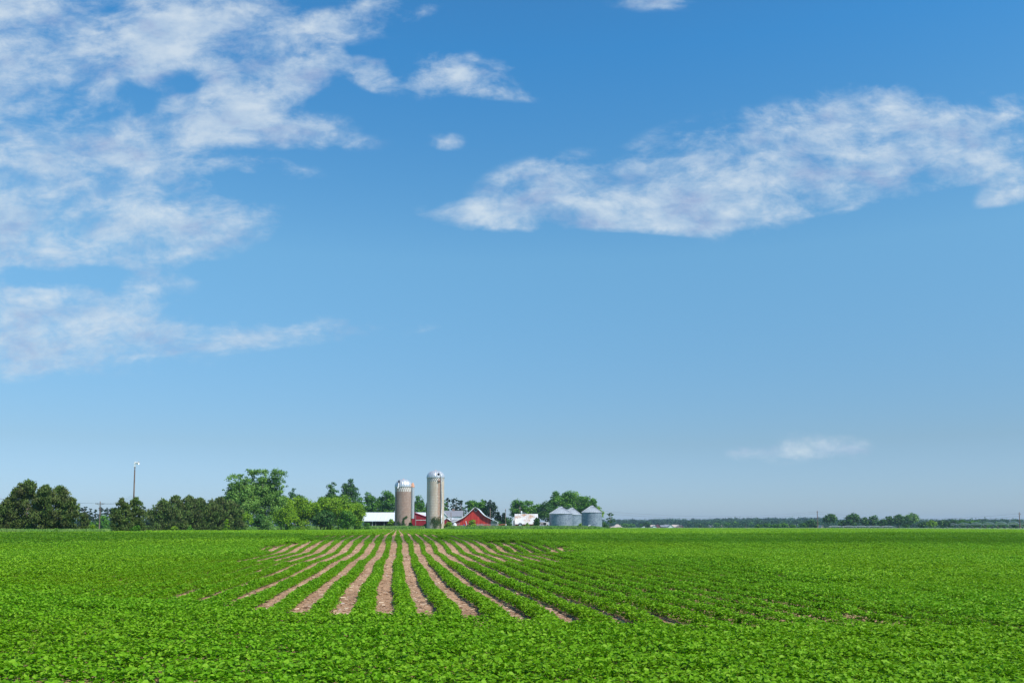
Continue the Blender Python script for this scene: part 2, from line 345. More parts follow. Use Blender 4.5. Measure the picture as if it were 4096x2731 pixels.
wo = N(nt, 'ShaderNodeOutputWorld'); L.new(mxs.outputs[0], wo.inputs[0])
wd.cycles.sampling_method = 'MANUAL'; wd.cycles.sample_map_resolution = 512

# ---------------------------------------------------------------- ground
def fan(name, s0, s1, ns, rows, zoff, mat, apex=0.0):
    """sheet over the fan X = s*(Y+apex)"""
    S = np.linspace(s0, s1, ns); Y = rows
    if callable(rows):
        Y = np.stack([rows(s) for s in S], 1)
    else: Y = np.repeat(np.asarray(rows, float)[:, None], ns, 1)
    X = S[None, :]*(Y+apex); Z = gz(X, Y)+zoff
    co_ = np.stack([X, Y, Z], -1).reshape(-1, 3)
    nr = Y.shape[0]; i = np.arange(nr-1)[:, None]*ns+np.arange(ns-1)[None, :]
    q = np.stack([i, i+1, i+ns+1, i+ns], -1).reshape(-1, 4)
    return mesh_np(name, co_, q, mat, smooth=True)
rows = np.concatenate([np.linspace(-60, 8, 8), np.linspace(10, 130, 80), np.linspace(132, 480, 140), np.geomspace(490, 4200, 30)])
tag(fan('ground', -1.05, 1.05, 220, rows, -.05, M['ground'], 80), kind='structure')
tag(fan('field_soil', -.72, .72, 200, lambda s: np.concatenate([np.linspace(4, 70, 70), np.linspace(70.5, float(edge(s)), 60)]), .004, M['soil']), kind='structure')
# strip of bare tan dirt at the foot of the bank
tag(fan('dirt_strip', -.22, -.065, 30, lambda s: np.linspace(float(edge(s))-.5, float(edge(s))+5.5, 5), .03, M['dirt']), kind='structure')
tag(fan('gravel_road', .118, .75, 60, lambda s: np.linspace(float(edge(s))+6, float(edge(s))+24, 6), .30, M['road']), kind='structure')
tag(fan('farm_track', -.60, -.42, 20, lambda s: np.linspace(150, 163, 4), .05, M['road']), kind='structure')

# ---------------------------------------------------------------- the crop
rng = np.random.default_rng(7)
def leaflets(P, Lh, tilt_sd, rng, up=(0,0,1)):
    """six-cornered folded leaflets at P"""
    n = len(P); az = rng.uniform(0, 2*np.pi, n); ti = np.abs(rng.normal(0, tilt_sd, n)); ta = rng.uniform(0, 2*np.pi, n)
    nx = np.sin(ti)*np.cos(ta); ny = np.sin(ti)*np.sin(ta); nz = np.cos(ti)
    Nn = np.stack([nx, ny, nz], 1)
    d = np.stack([np.cos(az), np.sin(az), np.zeros(n)], 1); d -= Nn*(d*Nn).sum(1)[:, None]; d /= np.linalg.norm(d, axis=1)[:, None]
    s = np.cross(Nn, d)
    Lh = np.asarray(Lh)[:, None]
    wd_ = .42*Lh; lift = .13*Lh
    base = P-d*Lh*.5; tip = P+d*Lh*.5-Nn*Lh*.06
    l1 = P-d*Lh*.22+s*wd_+Nn*lift; l2 = P+d*Lh*.2+s*wd_*.85+Nn*lift
    r1 = P-d*Lh*.22-s*wd_+Nn*lift; r2 = P+d*Lh*.2-s*wd_*.85+Nn*lift
    co_ = np.stack([base, l1, l2, tip, r2, r1], 1).reshape(-1, 3)
    b = np.arange(n)[:, None]*6
    q = np.concatenate([b+np.array([[0, 3, 2, 1]]), b+np.array([[0, 5, 4, 3]])], 0)
    return co_, q
def segment(name, length, w, h, n, lo, hi, rng, stems=0, clump=0.0):
    x = rng.uniform(-1, 1, n); x = np.sign(x)*np.abs(x)**.9
    yy = rng.uniform(0, length, n)
    lump = .85+.15*np.sin(yy*9+rng.uniform(0, 6))*np.cos(x*3+yy*5)
    cl = np.sin(yy*19+rng.uniform(0, 6)+2*np.sin(x*4))*np.sin(x*w*17+rng.uniform(0, 6)+1.5*np.sin(yy*8)); lump = lump*(1+clump*cl)
    top = h*np.sqrt(np.maximum(0, 1-np.abs(x)**2.6))*lump
    z = top*(1-np.abs(rng.normal(0, .28, n)))
    z = np.clip(z, .25*h, None)+.02
    edgejit = 1+.12*np.sin(yy*7+rng.uniform(0, 6))
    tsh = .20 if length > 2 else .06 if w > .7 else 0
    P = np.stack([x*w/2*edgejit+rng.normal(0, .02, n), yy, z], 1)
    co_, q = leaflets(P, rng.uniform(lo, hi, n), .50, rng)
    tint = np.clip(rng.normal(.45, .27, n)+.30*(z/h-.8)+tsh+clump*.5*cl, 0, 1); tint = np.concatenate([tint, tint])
    mi = np.zeros(len(q), int)
    if stems:
        a = np.stack([rng.uniform(-w*.3, w*.3, stems), rng.uniform(0, length, stems), np.zeros(stems)], 1)
        t = a+np.stack([rng.normal(0, .05, stems), rng.normal(0, .05, stems), np.full(stems, h*.75)], 1)
        e = np.array([.003, .002, 0]); b = len(co_)
        co_ = np.concatenate([co_, np.stack([a-e, a+e, t+e, t-e], 1).reshape(-1, 3)])
        q = np.concatenate([q, b+np.arange(stems)[:, None]*4+np.array([[0, 1, 2, 3]])])
        tint = np.concatenate([tint, np.full(stems, 1.0)])
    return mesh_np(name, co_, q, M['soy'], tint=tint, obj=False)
vc = bpy.data.collections.new('crop_patches')
variants = []; cls = {}
def addclass(k, cnt, *a, **kw):
    cls[k] = (len(variants), cnt)
    for i in range(cnt): variants.append(segment('crop_%02d' % len(variants), *a, rng, **kw))
addclass('A', 8, 1.15, .33, .205, 560, .038, .060, stems=60)
addclass('B', 6, 1.15, .27, .105, 270, .042, .060)
addclass('C', 9, 1.15, .78, .25, 980, .036, .062, stems=90)
addclass('D', 5, 4.2, .30, .14, 560, .085, .12, clump=.25)
addclass('G', 9, 1.15, .80, .25, 560, .05, .085, clump=.42)
addclass('E', 8, 4.2, .84, .24, 1250, .085, .14, clump=.5)
addclass('S', 5, 4.2, .42, .12, 720, .07, .095)
for v in variants: vc.objects.link(v)

TH = math.atan((1591-2048)/F)                       # the rows run slightly to the left
cr, sr = math.cos(TH), math.sin(TH)                 # row dir = (sin, cos)
def uv2xy(u, v): return u*cr+v*sr, -u*sr+v*cr
def crop():
    pts = []; ids = []; rot = []; scl = []
    ks = np.arange(-330, 420)
    def emit(u, v, k, lng, jit=.03):
        if not len(u): return
        X, Y = uv2xy(u, v)
        X2, Y2 = uv2xy(u, v+lng)
        z = gz(X, Y); z2 = gz(X2, Y2)
        s0, cnt = cls[k]
        n = len(u); flip = rng.random(n) < .5
        P = np.stack([np.where(flip, X2, X), np.where(flip, Y2, Y), np.where(flip, z2, z)], 1)
        pitch = np.arctan2(z2-z, lng); pitch = np.where(flip, -pitch, pitch)
        rz = -TH+np.where(flip, np.pi, 0)
        pts.append(P); ids.append(s0+rng.integers(0, cnt, n)); rot.append(np.stack([pitch, np.zeros(n), rz], 1))
        sc_ = rng.uniform(.9, 1.12, n); scl.append(np.stack([sc_, np.ones(n), rng.uniform(.85, 1.15, n)], 1))
    def visible(X, Y, m):
        return (Y > 6) & (np.abs(X) < .605*Y+m) & (Y < edge(X/np.maximum(Y, 1)))
    # near: one-metre pieces
    for lng, v0, v1 in ((1.0, 5.0, 62.0), (4.0, 62.0, 460.0)):
        vs = np.arange(v0, v1, lng)
        U, V = np.meshgrid(ks*.76+.10, vs); U = U.ravel(); V = V.ravel()
        V = V+rng.uniform(-.1, .1, len(V)); U = U+rng.normal(0, .015, len(U))+.05*np.sin(V/7.)+.03*np.sin(V/2.3+1)
        Xc, Yc = uv2xy(U, V+lng/2)
        ok = visible(Xc, Yc, 5)
        U, V, Xc, Yc = U[ok], V[ok], Xc[ok], Yc[ok]
        nz = .5*np.sin(U*.9+V*.21)+.5*np.sin(V*.33-U*.4+2)+rng.normal(0, .25, len(U))
        head = Yc < 13.1-.35*Xc
        if lng == 1.0:
            au = np.abs(U-1.0)
            B = (Yc > 37+nz*1.5) & (Yc < 76) & (U > -7.6+nz) & (U < 9.0+nz*2.5-np.abs(Yc-52)*.12)
            A = (au < 9+nz*1.0) | ((Yc < 40) & (au < 12+nz*2))
            A &= ~((Yc < 22) & (au > 8)); k = np.where(head, 'h', np.where(B, 'B', np.where(A, 'A', np.where(Yc > 24+nz, 'G', 'C'))))
            for kk in 'ABCG': emit(U[k == kk], V[k == kk], kk, lng)
        else:
            B = (Yc < 78) & (U > -7+nz) & (U < 6+nz*2)
            D = (Yc >= 78) & (np.abs(U-.5) < 3.4+nz*.6)
            D |= (Yc >= 72) & (Yc < 98) & (U > -9+nz) & (U < 9+nz)
            k = np.where(B, 'S', np.where(D, 'D', 'E'))
            for kk in 'SDE': emit(U[k == kk], V[k == kk], kk, lng)
    # headland rows in front, drilled across
    for yrow in np.arange(6.2, 20.5, .60):
        xs = np.arange(-13, 13, 1.0)+rng.uniform(-.2, .2)
        a = math.atan(-.41)*.0
        ytop = yrow; xx = xs+rng.uniform(-.08, .08, len(xs)); yy = np.full(len(xs), ytop)-.35*xx*np.clip((yrow-6)/7, 0, 1)+rng.normal(0, .03, len(xs))
        ok = (np.abs(xx) < .62*yy+3) & (yy < np.where((xx > 3.6) | (xx < -5.5), 14.2, 12.9)-.35*xx) & (yy > 5.5)
        xx, yy = xx[ok], yy[ok]; n = len(xx)
        if not n: continue
        sl_ = -.35*np.clip((yrow-6)/7, 0, 1)
        P = np.stack([xx, yy, gz(xx, yy)], 1)
        s0, cnt = cls['C']
        pts.append(P); ids.append(s0+rng.integers(0, cnt, n))
        rot.append(np.stack([np.zeros(n), np.zeros(n), np.full(n, -np.pi/2+math.atan(sl_))+rng.normal(0, .05, n)], 1))
        scl.append(np.stack([rng.uniform(.85, 1.0, n), np.full(n, 1.0), rng.uniform(.9, 1.12, n)], 1))
    P = np.concatenate(pts); I = np.concatenate(ids); Ro = np.concatenate(rot); S = np.concatenate(scl)
    me = bpy.data.meshes.new('soybean_crop'); me.vertices.add(len(P)); me.vertices.foreach_set('co', P.astype(np.float32).ravel())
    a = me.attributes.new('idx', 'INT', 'POINT'); a.data.foreach_set('value', I.astype(np.int32))
    a = me.attributes.new('rot', 'FLOAT_VECTOR', 'POINT'); a.data.foreach_set('vector', Ro.astype(np.float32).ravel())
    a = me.attributes.new('scl', 'FLOAT_VECTOR', 'POINT'); a.data.foreach_set('vector', S.astype(np.float32).ravel())
    me.materials.append(M['soy'])
    o = link(bpy.data.objects.new('soybean_crop', me)); tag(o, 'low bright green leafy crop covering the field in long rows', 'crop', kind='stuff')
    ng = bpy.data.node_groups.new('plant_rows', 'GeometryNodeTree')
    ng.interface.new_socket('Geometry', in_out='INPUT', socket_type='NodeSocketGeometry'); ng.interface.new_socket('Geometry', in_out='OUTPUT', socket_type='NodeSocketGeometry')
    gi = ng.nodes.new('NodeGroupInput'); go = ng.nodes.new('NodeGroupOutput')
    ci = ng.nodes.new('GeometryNodeCollectionInfo'); ci.inputs[0].default_value = vc; ci.inputs[1].default_value = True; ci.inputs[2].default_value = True
    ip = ng.nodes.new('GeometryNodeInstanceOnPoints'); ip.inputs['Pick Instance'].default_value = True
    def na(nm, t):
        n = ng.nodes.new('GeometryNodeInputNamedAttribute'); n.data_type = t; n.inputs[0].default_value = nm; return n.outputs[0]
    l = ng.links
    l.new(gi.outputs[0], ip.inputs['Points']); l.new(ci.outputs[0], ip.inputs['Instance']); l.new(na('idx', 'INT'), ip.inputs['Instance Index'])
    e2r = ng.nodes.new('FunctionNodeEulerToRotation'); l.new(na('rot', 'FLOAT_VECTOR'), e2r.inputs[0]); l.new(e2r.outputs[0], ip.inputs['Rotation'])
    l.new(na('scl', 'FLOAT_VECTOR'), ip.inputs['Scale']); l.new(ip.outputs[0], go.inputs[0])
    md = o.modifiers.new('rows', 'NODES'); md.node_group = ng
    print('crop pieces', len(P))
crop()

def litter():
    n = 34000
    v = 13+55*rng.random(n)**1.5; u = rng.uniform(-9, 13, n)*np.clip(v/40, .3, 1)
    X, Y = uv2xy(u, v); z = gz(X, Y)+.008+rng.random(n)*.012
    az = rng.uniform(0, np.pi, n); Ln = rng.uniform(.03, .11, n)[:, None]*(1+v[:, None]/120); w = rng.uniform(.003, .0075, n)[:, None]*(1+v[:, None]/60)
    P = np.stack([X, Y, z], 1); d = np.stack([np.cos(az), np.sin(az), rng.normal(0, .12, n)], 1); s = np.stack([-np.sin(az), np.cos(az), rng.normal(0, .5, n)], 1)
    co_ = np.stack([P-d*Ln/2-s*w, P+d*Ln/2-s*w, P+d*Ln/2+s*w, P-d*Ln/2+s*w], 1).reshape(-1, 3)
    q = np.arange(n*4).reshape(-1, 4)
    o = mesh_np('straw_litter', co_, q, M['stalk'], tint=rng.random(n)**2.2)
    tag(o, 'pale dry straw bits lying on the bare soil between rows', 'straw', kind='stuff')
litter()
def stones():
    mb = MB()
    for i in range(160):
        v = 14+40*rng.random()**1.4; u = round(rng.uniform(-5, 6)/.76)*.76+.48+rng.uniform(-.12, .12); X, Y = uv2xy(u, v); r = rng.uniform(.012, .035)*(1.5 if i < 12 else 1)
        z = g1(X, Y); k = rng.uniform(.6, 1.3, 5)
        mb.lathe([(0.001, z-r*.2), (r*k[0], z), (r*k[1]*.9, z+r*.4), (0.001, z+r*.62)], 7, c=(X, Y))
    tag(mb.build('field_stones', M['stone']), 'small pale stones scattered on the bare soil', 'stones', kind='stuff')
stones()

# ---------------------------------------------------------------- foliage
def quads_at(P, Nn, size, aspect, rng, twist=1.0):
    n = len(P); r = rng.normal(0, 1, (n, 3)); Nn = Nn/np.maximum(np.linalg.norm(Nn, axis=1), 1e-6)[:, None]
    d = r-Nn*(r*Nn).sum(1)[:, None]; d /= np.maximum(np.linalg.norm(d, axis=1), 1e-6)[:, None]; s = np.cross(Nn, d)
    size = np.asarray(size)[:, None]
    a = P-d*size*.5; c = P+d*size*.5; b = P+s*size*.5*aspect+d*size*.08; e = P-s*size*.5*aspect+d*size*.08
    return np.stack([a, b, c, e], 1).reshape(-1, 3), np.arange(n*4).reshape(-1, 4)
def sphere_dirs(n, rng):
    d = rng.normal(0, 1, (n, 3)); return d/np.linalg.norm(d, axis=1)[:, None]
def blob_leaves(cs, rs, n, size, rng, flat=.85, inner=.25):
    """leaves over the skins (and a few inside) of clumps"""
    w = rs**2; idx = rng.choice(len(rs), n, p=w/w.sum())
    d = sphere_dirs(n, rng); d[:, 2] = np.where((d[:, 2] < -.3) & (rng.random(n) < .6), -d[:, 2], d[:, 2])
    f = np.where(rng.random(n) < inner, rng.uniform(.1, .8, n), rng.normal(.90, .17, n))
    bump = 1+.22*np.sin(d[:, 0]*5+idx)*np.sin(d[:, 2]*5+idx*2)*np.sin(d[:, 1]*4+idx)+.12*np.sin(d[:, 0]*11+idx*3)*np.sin(d[:, 2]*12+idx)
    P = cs[idx]+d*np.array([1, 1, flat])*(rs[idx]*f*bump)[:, None]
    Nn = d+rng.normal(0, .55, (n, 3))+np.array([0, 0, .25])
    lum = rng.normal(0, .16, len(rs))
    tint = np.clip(.45+lum[idx]+rng.normal(0, .2, n), 0, 1)
    return P, Nn, tint
def trunk_mb(h, base_r, lean, targets, rng, top_frac=.75):
    mb = MB(); n = 6; pts = []
    for i in range(n+1):
        t = i/n; pts.append((lean[0]*t+rng.normal(0, .02)*h*t*.5, lean[1]*t, h*top_frac*t))
    pts[0] = (0, 0, -.3)
    mb.tube(pts, base_r, base_r*.25, 7)
    for tg in targets:
        k = rng.integers(2, n); a = Vector(pts[k]); b = Vector(tg); m_ = a.lerp(b, .5)+Vector((0, 0, -.04*h*rng.random()))
        mb.tube([a, m_, b], base_r*.42*(1-k/n*.5), base_r*.08, 5)
    return mb
def tree(kind, col, px, ytop, wpx, Y, label, group=None, cb=.12, seed=None, name=None, cat='tree', dens=1.0, leaf=None, lean=0, lobes=None, base=None):
    rg = np.random.default_rng(int(seed if seed is not None else px*7+ytop))
    X, zt = W(px, ytop, Y); z0 = g1(X, Y) if base is None else W(px, base, Y)[1]
    h = zt-z0; w = wpx/F*Y; s = F/Y/4                      # s: render pixels per metre
    lf = leaf or max(.16, 1.45/s)
    if kind == 'dec':
        nb = 44 if lobes is None else 64; cs = []; rs = []
        ch = h*(1-cb); cz = h*cb+ch*.5
        for i in range(nb):
            while True:
                p = rg.uniform(-1, 1, 3)
                if .25 < np.linalg.norm(p) < .86: break
            t = (p[2]+1)/2; wz = (.80+.35*math.sin(min(1, t*1.25)*math.pi)) if t < .8 else .95
            r = rg.uniform(.08, .21)*min(w, ch*1.1)*(1 if lobes is None else .9); hk = 1 if lobes is None else .93
            cs.append((p[0]*(w/2-r*.6)*wz, p[1]*(w/2-r*.6)*.9, h*cb+(ch*.5+p[2]*(ch/2-r*.55))*hk)); rs.append(r)
        if lobes:
            for (lx, lz, lr) in lobes:      # lobe centres in picture proportions of the crown
                for q in range(9):
                    rr_ = lr*w*rg.uniform(.28, .6); a = rg.uniform(0, 2*math.pi); k_ = rg.random()**.5*(lr*w-rr_*.6)
                    cs.append(((lx-.5)*w+math.cos(a)*k_, rg.normal(0, w*.16), lz*h+math.sin(a)*k_*1.3)); rs.append(rr_)
            # small sprays at the outline
            for q in range(24):
                lx, lz, lr = lobes[rg.integers(len(lobes))]; a = rg.uniform(-.3, math.pi+.3)
                cs.append(((lx-.5)*w+math.cos(a)*lr*w, rg.normal(0, w*.12), lz*h+math.sin(a)*lr*w*.95)); rs.append(lr*w*rg.uniform(.14, .3))
        cs = np.array(cs); rs = np.array(rs)
        cs[:, 2] = np.minimum(cs[:, 2], h-rs*.80)
        nleaf = int(dens*min(24000, max(700, 5.4*(w*s)*(ch*s)*(1.45/(lf*s))**2)))
        P, Nn, tint = blob_leaves(cs, rs, nleaf, lf, rg)
        co_, q = quads_at(P, Nn, rg.uniform(.7, 1.25, nleaf)*lf, .75, rg)
    elif kind == 'pine':
        cs = []; rs = []
        nb = 95
        for i in range(nb):
            t = rg.random()**.85; zz = h*(cb+(1-cb)*t)
            prof = (1-t**3.2)**.56*(.78+.22*min(1, t*5)); a = rg.uniform(0, 2*np.pi); rad = (rg.random()**.6)*w/2*prof
            r = rg.uniform(.08, .17)*w*(1-.40*t)
            rad = max(0, rad-r*.5)
            cs.append((rad*math.cos(a), rad*math.sin(a)*.85, zz-r*.6)); rs.append(r)
        for q in range(3): cs.append((rg.normal(0, .05*w), 0, h*(1-.05*q)-.08*w)); rs.append(.06*w)
        cs = np.array(cs); rs = np.array(rs)
        nleaf = int(dens*min(17000, max(900, 7.5*(w*s)*(h*s))))
        P, Nn, tint = blob_leaves(cs, rs, nleaf, lf, rg, 1.0, .3)
        # needle tufts point outward and up
        d = P-np.array([0, 0, 0]); d[:, 2] = .55*np.linalg.norm(d[:, :2], axis=1)+.4*w*rg.random(nleaf)+.15*w
        d = d/np.linalg.norm(d, axis=1)[:, None]+rg.normal(0, .45, (nleaf, 3)); d /= np.linalg.norm(d, axis=1)[:, None]
        sd_ = np.cross(d, rg.normal(0, 1, (nleaf, 3))); sd_ /= np.maximum(np.linalg.norm(sd_, axis=1), 1e-6)[:, None]
        sz = (rg.uniform(.8, 1.5, nleaf)*lf*1.15)[:, None]
        co_ = np.stack([P-d*sz*.4, P+sd_*sz*.26, P+d*sz*.75, P-sd_*sz*.26], 1).reshape(-1, 3); q = np.arange(nleaf*4).reshape(-1, 4)
    elif kind == 'umb':
        cs = []; rs = []
        for i in range(34):
            t = rg.random(); zz = h*(.42+.56*t); r = rg.uniform(.05, .13)*w
            rad = rg.uniform(.1, .95)*(w/2)*(1-.45*t*t); a = rg.uniform(0, 2*np.pi)
            cs.append((rad*math.cos(a), rad*math.sin(a), zz-r*.5)); rs.append(r)
        cs = np.array(cs); rs = np.array(rs)
        nleaf = int(dens*max(600, 3.4*(w*s)*(h*.55*s)))
        P, Nn, tint = blob_leaves(cs, rs, nleaf, lf, rg, .5, .3)
        co_, q = quads_at(P, Nn, rg.uniform(.6, 1.2, nleaf)*lf, .6, rg)
    e = empty(name or {'dec': 'broadleaf_tree', 'pine': 'pine_tree', 'umb': 'pine_tree'}[kind], (X, Y, z0), label, cat, group)
    targets = [tuple(cs[i]) for i in rg.choice(len(cs), min(7 if kind != 'umb' else 9, len(cs)), replace=False)]
    br = max(.06, .022*h if kind != 'umb' else .03*h)
    trunk_mb(h, br, (lean*h, 0), targets, rg, .9 if kind != 'dec' else .72).build('trunk', M['bark'], e)
    mesh_np('crown', co_, q, M[col], tint=tint, parent=e)
    return e
def shrub(col, px, ytop, wpx, Y, label, base=None, name='shrub', cat='shrub', group=None, dens=1.0, seed=None, leafy=None, flat=1.0):
    rg = np.random.default_rng(int(seed or px*3+ytop))
    X, zt = W(px, ytop, Y); z0 = g1(X, Y)
    h = max(.4, zt-z0); w = wpx/F*Y; s = F/Y/4; lf = leafy or max(.13, 1.35/s)
    cs = []; rs = []
    for i in range(16):
        a = rg.uniform(0, 2*np.pi); t = rg.random(); r = rg.uniform(.14, .25)*min(w, h*1.3); rad = rg.random()**.6*(w/2-r*.5)*math.sqrt(max(.05, 1-(t*.9)**2))
        cs.append((rad*math.cos(a), rad*math.sin(a)*.8, max(r*.3, h*t-r*.8))); rs.append(r)
    cs = np.array(cs); rs = np.array(rs); n = int(dens*max(260, 6*(w*s)*(h*s)))
    P, Nn, tint = blob_leaves(cs, rs, n, lf, rg, .95, .3)
    co_, q = quads_at(P, Nn, rg.uniform(.7, 1.2, n)*lf, .7, rg)
    e = empty(name, (X, Y, z0), label, cat, group)
    mb = MB()
    for i in range(6):
        c_ = cs[rg.integers(len(cs))]; mb.tube([(rg.normal(0, .05), rg.normal(0, .05), -.1), (c_[0]*.5, c_[1]*.5, c_[2]*.6), tuple(c_)], .04, .012, 5)
    mb.build('stem', M['bark'], e)
    mesh_np('foliage', co_, q, M[col], tint=tint, parent=e)
    return e

# --- left pines
T = tree
T('pine','pine',-25,2030,150,106,'dark pine cut by the left edge of the photo, lowest of the front pines',cb=.02)
T('pine','pine',40,1990,150,107,'pine with a stepped left shoulder, second tree from the left edge',cb=.02)
T('pine','pine',112,1921,165,108,'tallest dark pine of the big clump at the far left',cb=.02)
T('pine','pine',185,1940,130,104,'middle pine of the far left clump with one thin spike on top',cb=.02)
T('pine','pine',245,1941,140,106,'right hand pine of the far left clump with a flat double top',cb=.02)
T('pine','pine',288,1990,85,103,'low bushy pine leaning out at the right side of the far left clump',cb=.0)
T('pine','pine',338,2052,58,112,'small young pine standing alone left of the bare crossarm pole',cb=.0)
T('pine','pine',488,1994,90,112,'left pine of the pair in front of the siren pole',cb=.0)
T('pine','pine',543,1990,95,114,'right pine of the pair in front of the siren pole',cb=.0)
GR='row of olive green pines between the siren pole and the tall poplars'
for (x, yt, w_, Y_, l_) in [(655,2003,110,165,'leftmost tall pine of the olive row, with a sloping left side'),(708,1983,95,168,'highest pine of the olive row, its crown capped by a pointed tuft'),
    (757,1985,90,170,'olive pine just right of the highest one in the row'),(800,1992,80,172,'rounded olive pine before the notch in the row'),
    (845,2003,80,174,'narrow olive pine just right of the notch in the row'),(885,1990,90,176,'olive pine with flat broad top, second from the poplars'),(925,2003,80,178,'last greyish pine of the olive row touching the poplar')]:
    T('pine','pine',x,yt,w_*1.62,Y_,l_,cb=.0)
shrub('pine',626,2086,42,150,'low round dark pine bush at the left foot of the olive row',name='pine_bush',cat='bush')
# distant dark conifers at the left
gfar='distant dark conifers behind the left poles'
for i,(x,yt,w_) in enumerate([(318,2027,26),(338,2023,26),(360,2030,24),(383,2036,22),(404,2024,24),(425,2028,24),(446,2030,22),(466,2026,26),(576,2022,24),(598,2043,30),(625,2024,28),(612,2040,22)]):
    T('umb','pine_far',x,yt,w_+8,330,'dark blue green conifer in the distant row behind the left poles',gfar,seed=50+i,dens=1.6)
    shrub('pine_far',x,2062,40,326,'dark low spruce filling the foot of the distant conifer row',group='low spruces under the distant conifers',name='spruce',cat='tree',seed=90+i)
shrub('mid',412,2056,60,300,'lighter green round tree in front of the distant conifers, right of the crossarm pole',name='broadleaf_tree',cat='tree')
shrub('mid',360,2085,50,290,'dull green shrub left of the crossarm pole in front of distant conifers')
shrub('dark',450,2082,50,290,'dark shrub between the crossarm pole and the siren pole pines')
shrub('yel',372,2098,44,118,'bright yellow green bush at the foot of the crossarm pole')
shrub('mid',118,2116,40,98,'green weedy bush at the field edge under the far left pines')
shrub('mid',225,2112,44,98,'pale green weedy bush under the right hand far left pine')
shrub('mid',545,2098,46,105,'light green weeds below the pair of pines by the siren pole')
shrub('yel',700,2100,36,160,'light green sapling at the foot of the highest olive pine')
shrub('mid',760,2100,34,160,'green sapling in the middle of the olive row foot')
shrub('yel',905,2075,26,168,'light green sapling climbing into the last greyish pine')
# poplars
T('dec','silver',968,1896,150,205,'pale silvery green poplar, left one of the tallest pair',cb=.1,lobes=[(.42,.90,.22),(.2,.74,.2),(.62,.72,.24),(.25,.55,.22),(.6,.5,.25),(.35,.35,.24),(.12,.52,.12),(.55,.25,.25)],dens=2.1)
T('dec','silver',1064,1877,160,210,'tallest poplar, a broad pale green crown with three heads',cb=.1,lobes=[(.15,.88,.16),(.42,.92,.2),(.82,.88,.2),(.6,.75,.2),(.25,.7,.22),(.85,.68,.17),(.5,.55,.25),(.2,.45,.25),(.75,.42,.25),(.45,.28,.26)],dens=2.1)
T('dec','yel',958,2032,120,188,'yellow green bush tree in front of the left poplar',cb=.0,name='bush_tree')
T('dec','dark',1050,2052,110,200,'dark green low tree under the two poplars',cb=.0)
shrub('silver',1078,2060,60,186,'grey green sapling at the field edge below the poplars')
T('dec','dark',1180,1941,90,300,'blue green tree peeping over the yellow green trees, right of the poplars',cb=.1)
for (x, yt, w_, Y_, l_) in [(1128,1965,100,222,'yellow green rounded tree touching the right poplar'),(1205,1972,115,226,'yellow green domed tree, second to the right of the poplars'),
    (1285,1978,110,228,'olive tinted domed tree in the middle of the yellow green row'),(1355,1972,115,230,'largest yellow green dome of the row, below the dark twin trees'),
    (1420,2000,80,236,'yellow green dome at the right end of the row by the white roof')]:
    T('dec','yel',x,yt,w_*1.28,Y_,l_,cb=.0,dens=1.35)
T('dec','yel',1145,2018,110,205,'front yellow green tree with low skirts, below the poplars',cb=.0)
T('dec','dark',1300,2030,110,222,'shaded dark green tree under the middle of the yellow green row',cb=.0)
T('dec','mid',1390,2035,90,222,'mid green tree drooping beside the white shed roof',cb=.0)
shrub('yel',1215,2082,70,210,'bright yellow green shrub at the foot of the yellow green row')
shrub('mid',1160,2092,50,205,'green sapling clump in the dark gap below the poplars')
shrub('yel',1320,2094,40,225,'small yellow shrub in the dark hollow of the tree row')
T('dec','dark',1332,1909,75,300,'left one of the dark twin trees rising above the yellow green row',cb=.15)
T('dec','dark',1402,1902,95,305,'right one of the dark twin trees, the taller, above the yellow green row',cb=.15)
T('dec','mid',1478,1957,75,352,'round green tree above the white shed roof',cb=.1)
T('dec','mid',1440,1975,70,350,'mid green tree between the right dark twin and the white shed',cb=.0)
T('dec','mid',1520,1978,84,354,'green tree standing lower between two round crowns behind the white shed',cb=.0)
T('dec','mid',1555,1949,90,352,'green tree touching the brown silo on its left',cb=.05)
T('dec','mid',1675,1976,85,352,'round green tree showing between the two silos',cb=.05)
T('dec','mid',1775,1990,50,365,'green tree edge just right of the tall silo',cb=.05)
shrub('yel',1385,2084,40,250,'light green shrub left of the white shed opening')
shrub('mid',1432,2086,46,252,'broad green shrub at the left foot of the white shed')
shrub('mid',1466,2089,38,254,'green shrub in front of the dark shed opening')
shrub('yel',1563,2068,34,286,'leafy green shrub at the left foot of the brown silo')
shrub('mid',1644,2088,26,290,'green shrub in front of the red wall beside the brown silo')
shrub('mid',1700,2092,22,290,'small dark shrub at the left foot of the tall silo')
shrub('yel',1797,2081,52,284,'rounded bright green bush right of the tall silo',dens=2.2)
shrub('yel',1888,2078,40,286,'upright green bush in front of the red barn',dens=2.2)
# right of the silos
gump='tall pines with bare trunks behind the white farmhouse'
for i,(x, yt, w_) in enumerate([(1790,1988,30),(1812,1992,30),(1826,1987,34),(1845,1994,34)]):
    T('umb','pine_far',x,yt,w_,380,['bare trunked pine nearest to the tall silo','bare trunked pine over the grey house roof','tallest bare trunked pine behind the farmhouse','rightmost bare trunked pine beside the thin bare tree'][i],gump,seed=300+i,dens=2.2)
T('umb','mid',1856,2022,22,370,'thin nearly bare tree right of the farmhouse roof',dens=.35,seed=5,name='bare_tree')
T('dec','mid',1895,1982,80,360,'light green airy tree behind the left slope of the red barn',cb=.1)
T('dec','mid',1925,1986,60,352,'green tree directly behind the red barn peak',cb=.1)
T('umb','pine_far',1874,1999,44,365,'dark pine with sideways boughs left of the barn trees',seed=9)
T('dec','pine_far',1965,1988,56,350,'dark rounded pine behind the right slope of the red barn',cb=.15,name='pine_tree')
T('dec','pine_far',1938,1991,42,356,'dark pine top between the light tree and the rounded pine',cb=.2,name='pine_tree')
T('pine','pine_far',1993,2049,42,345,'small dark spruce right of the red barn',cb=.0)
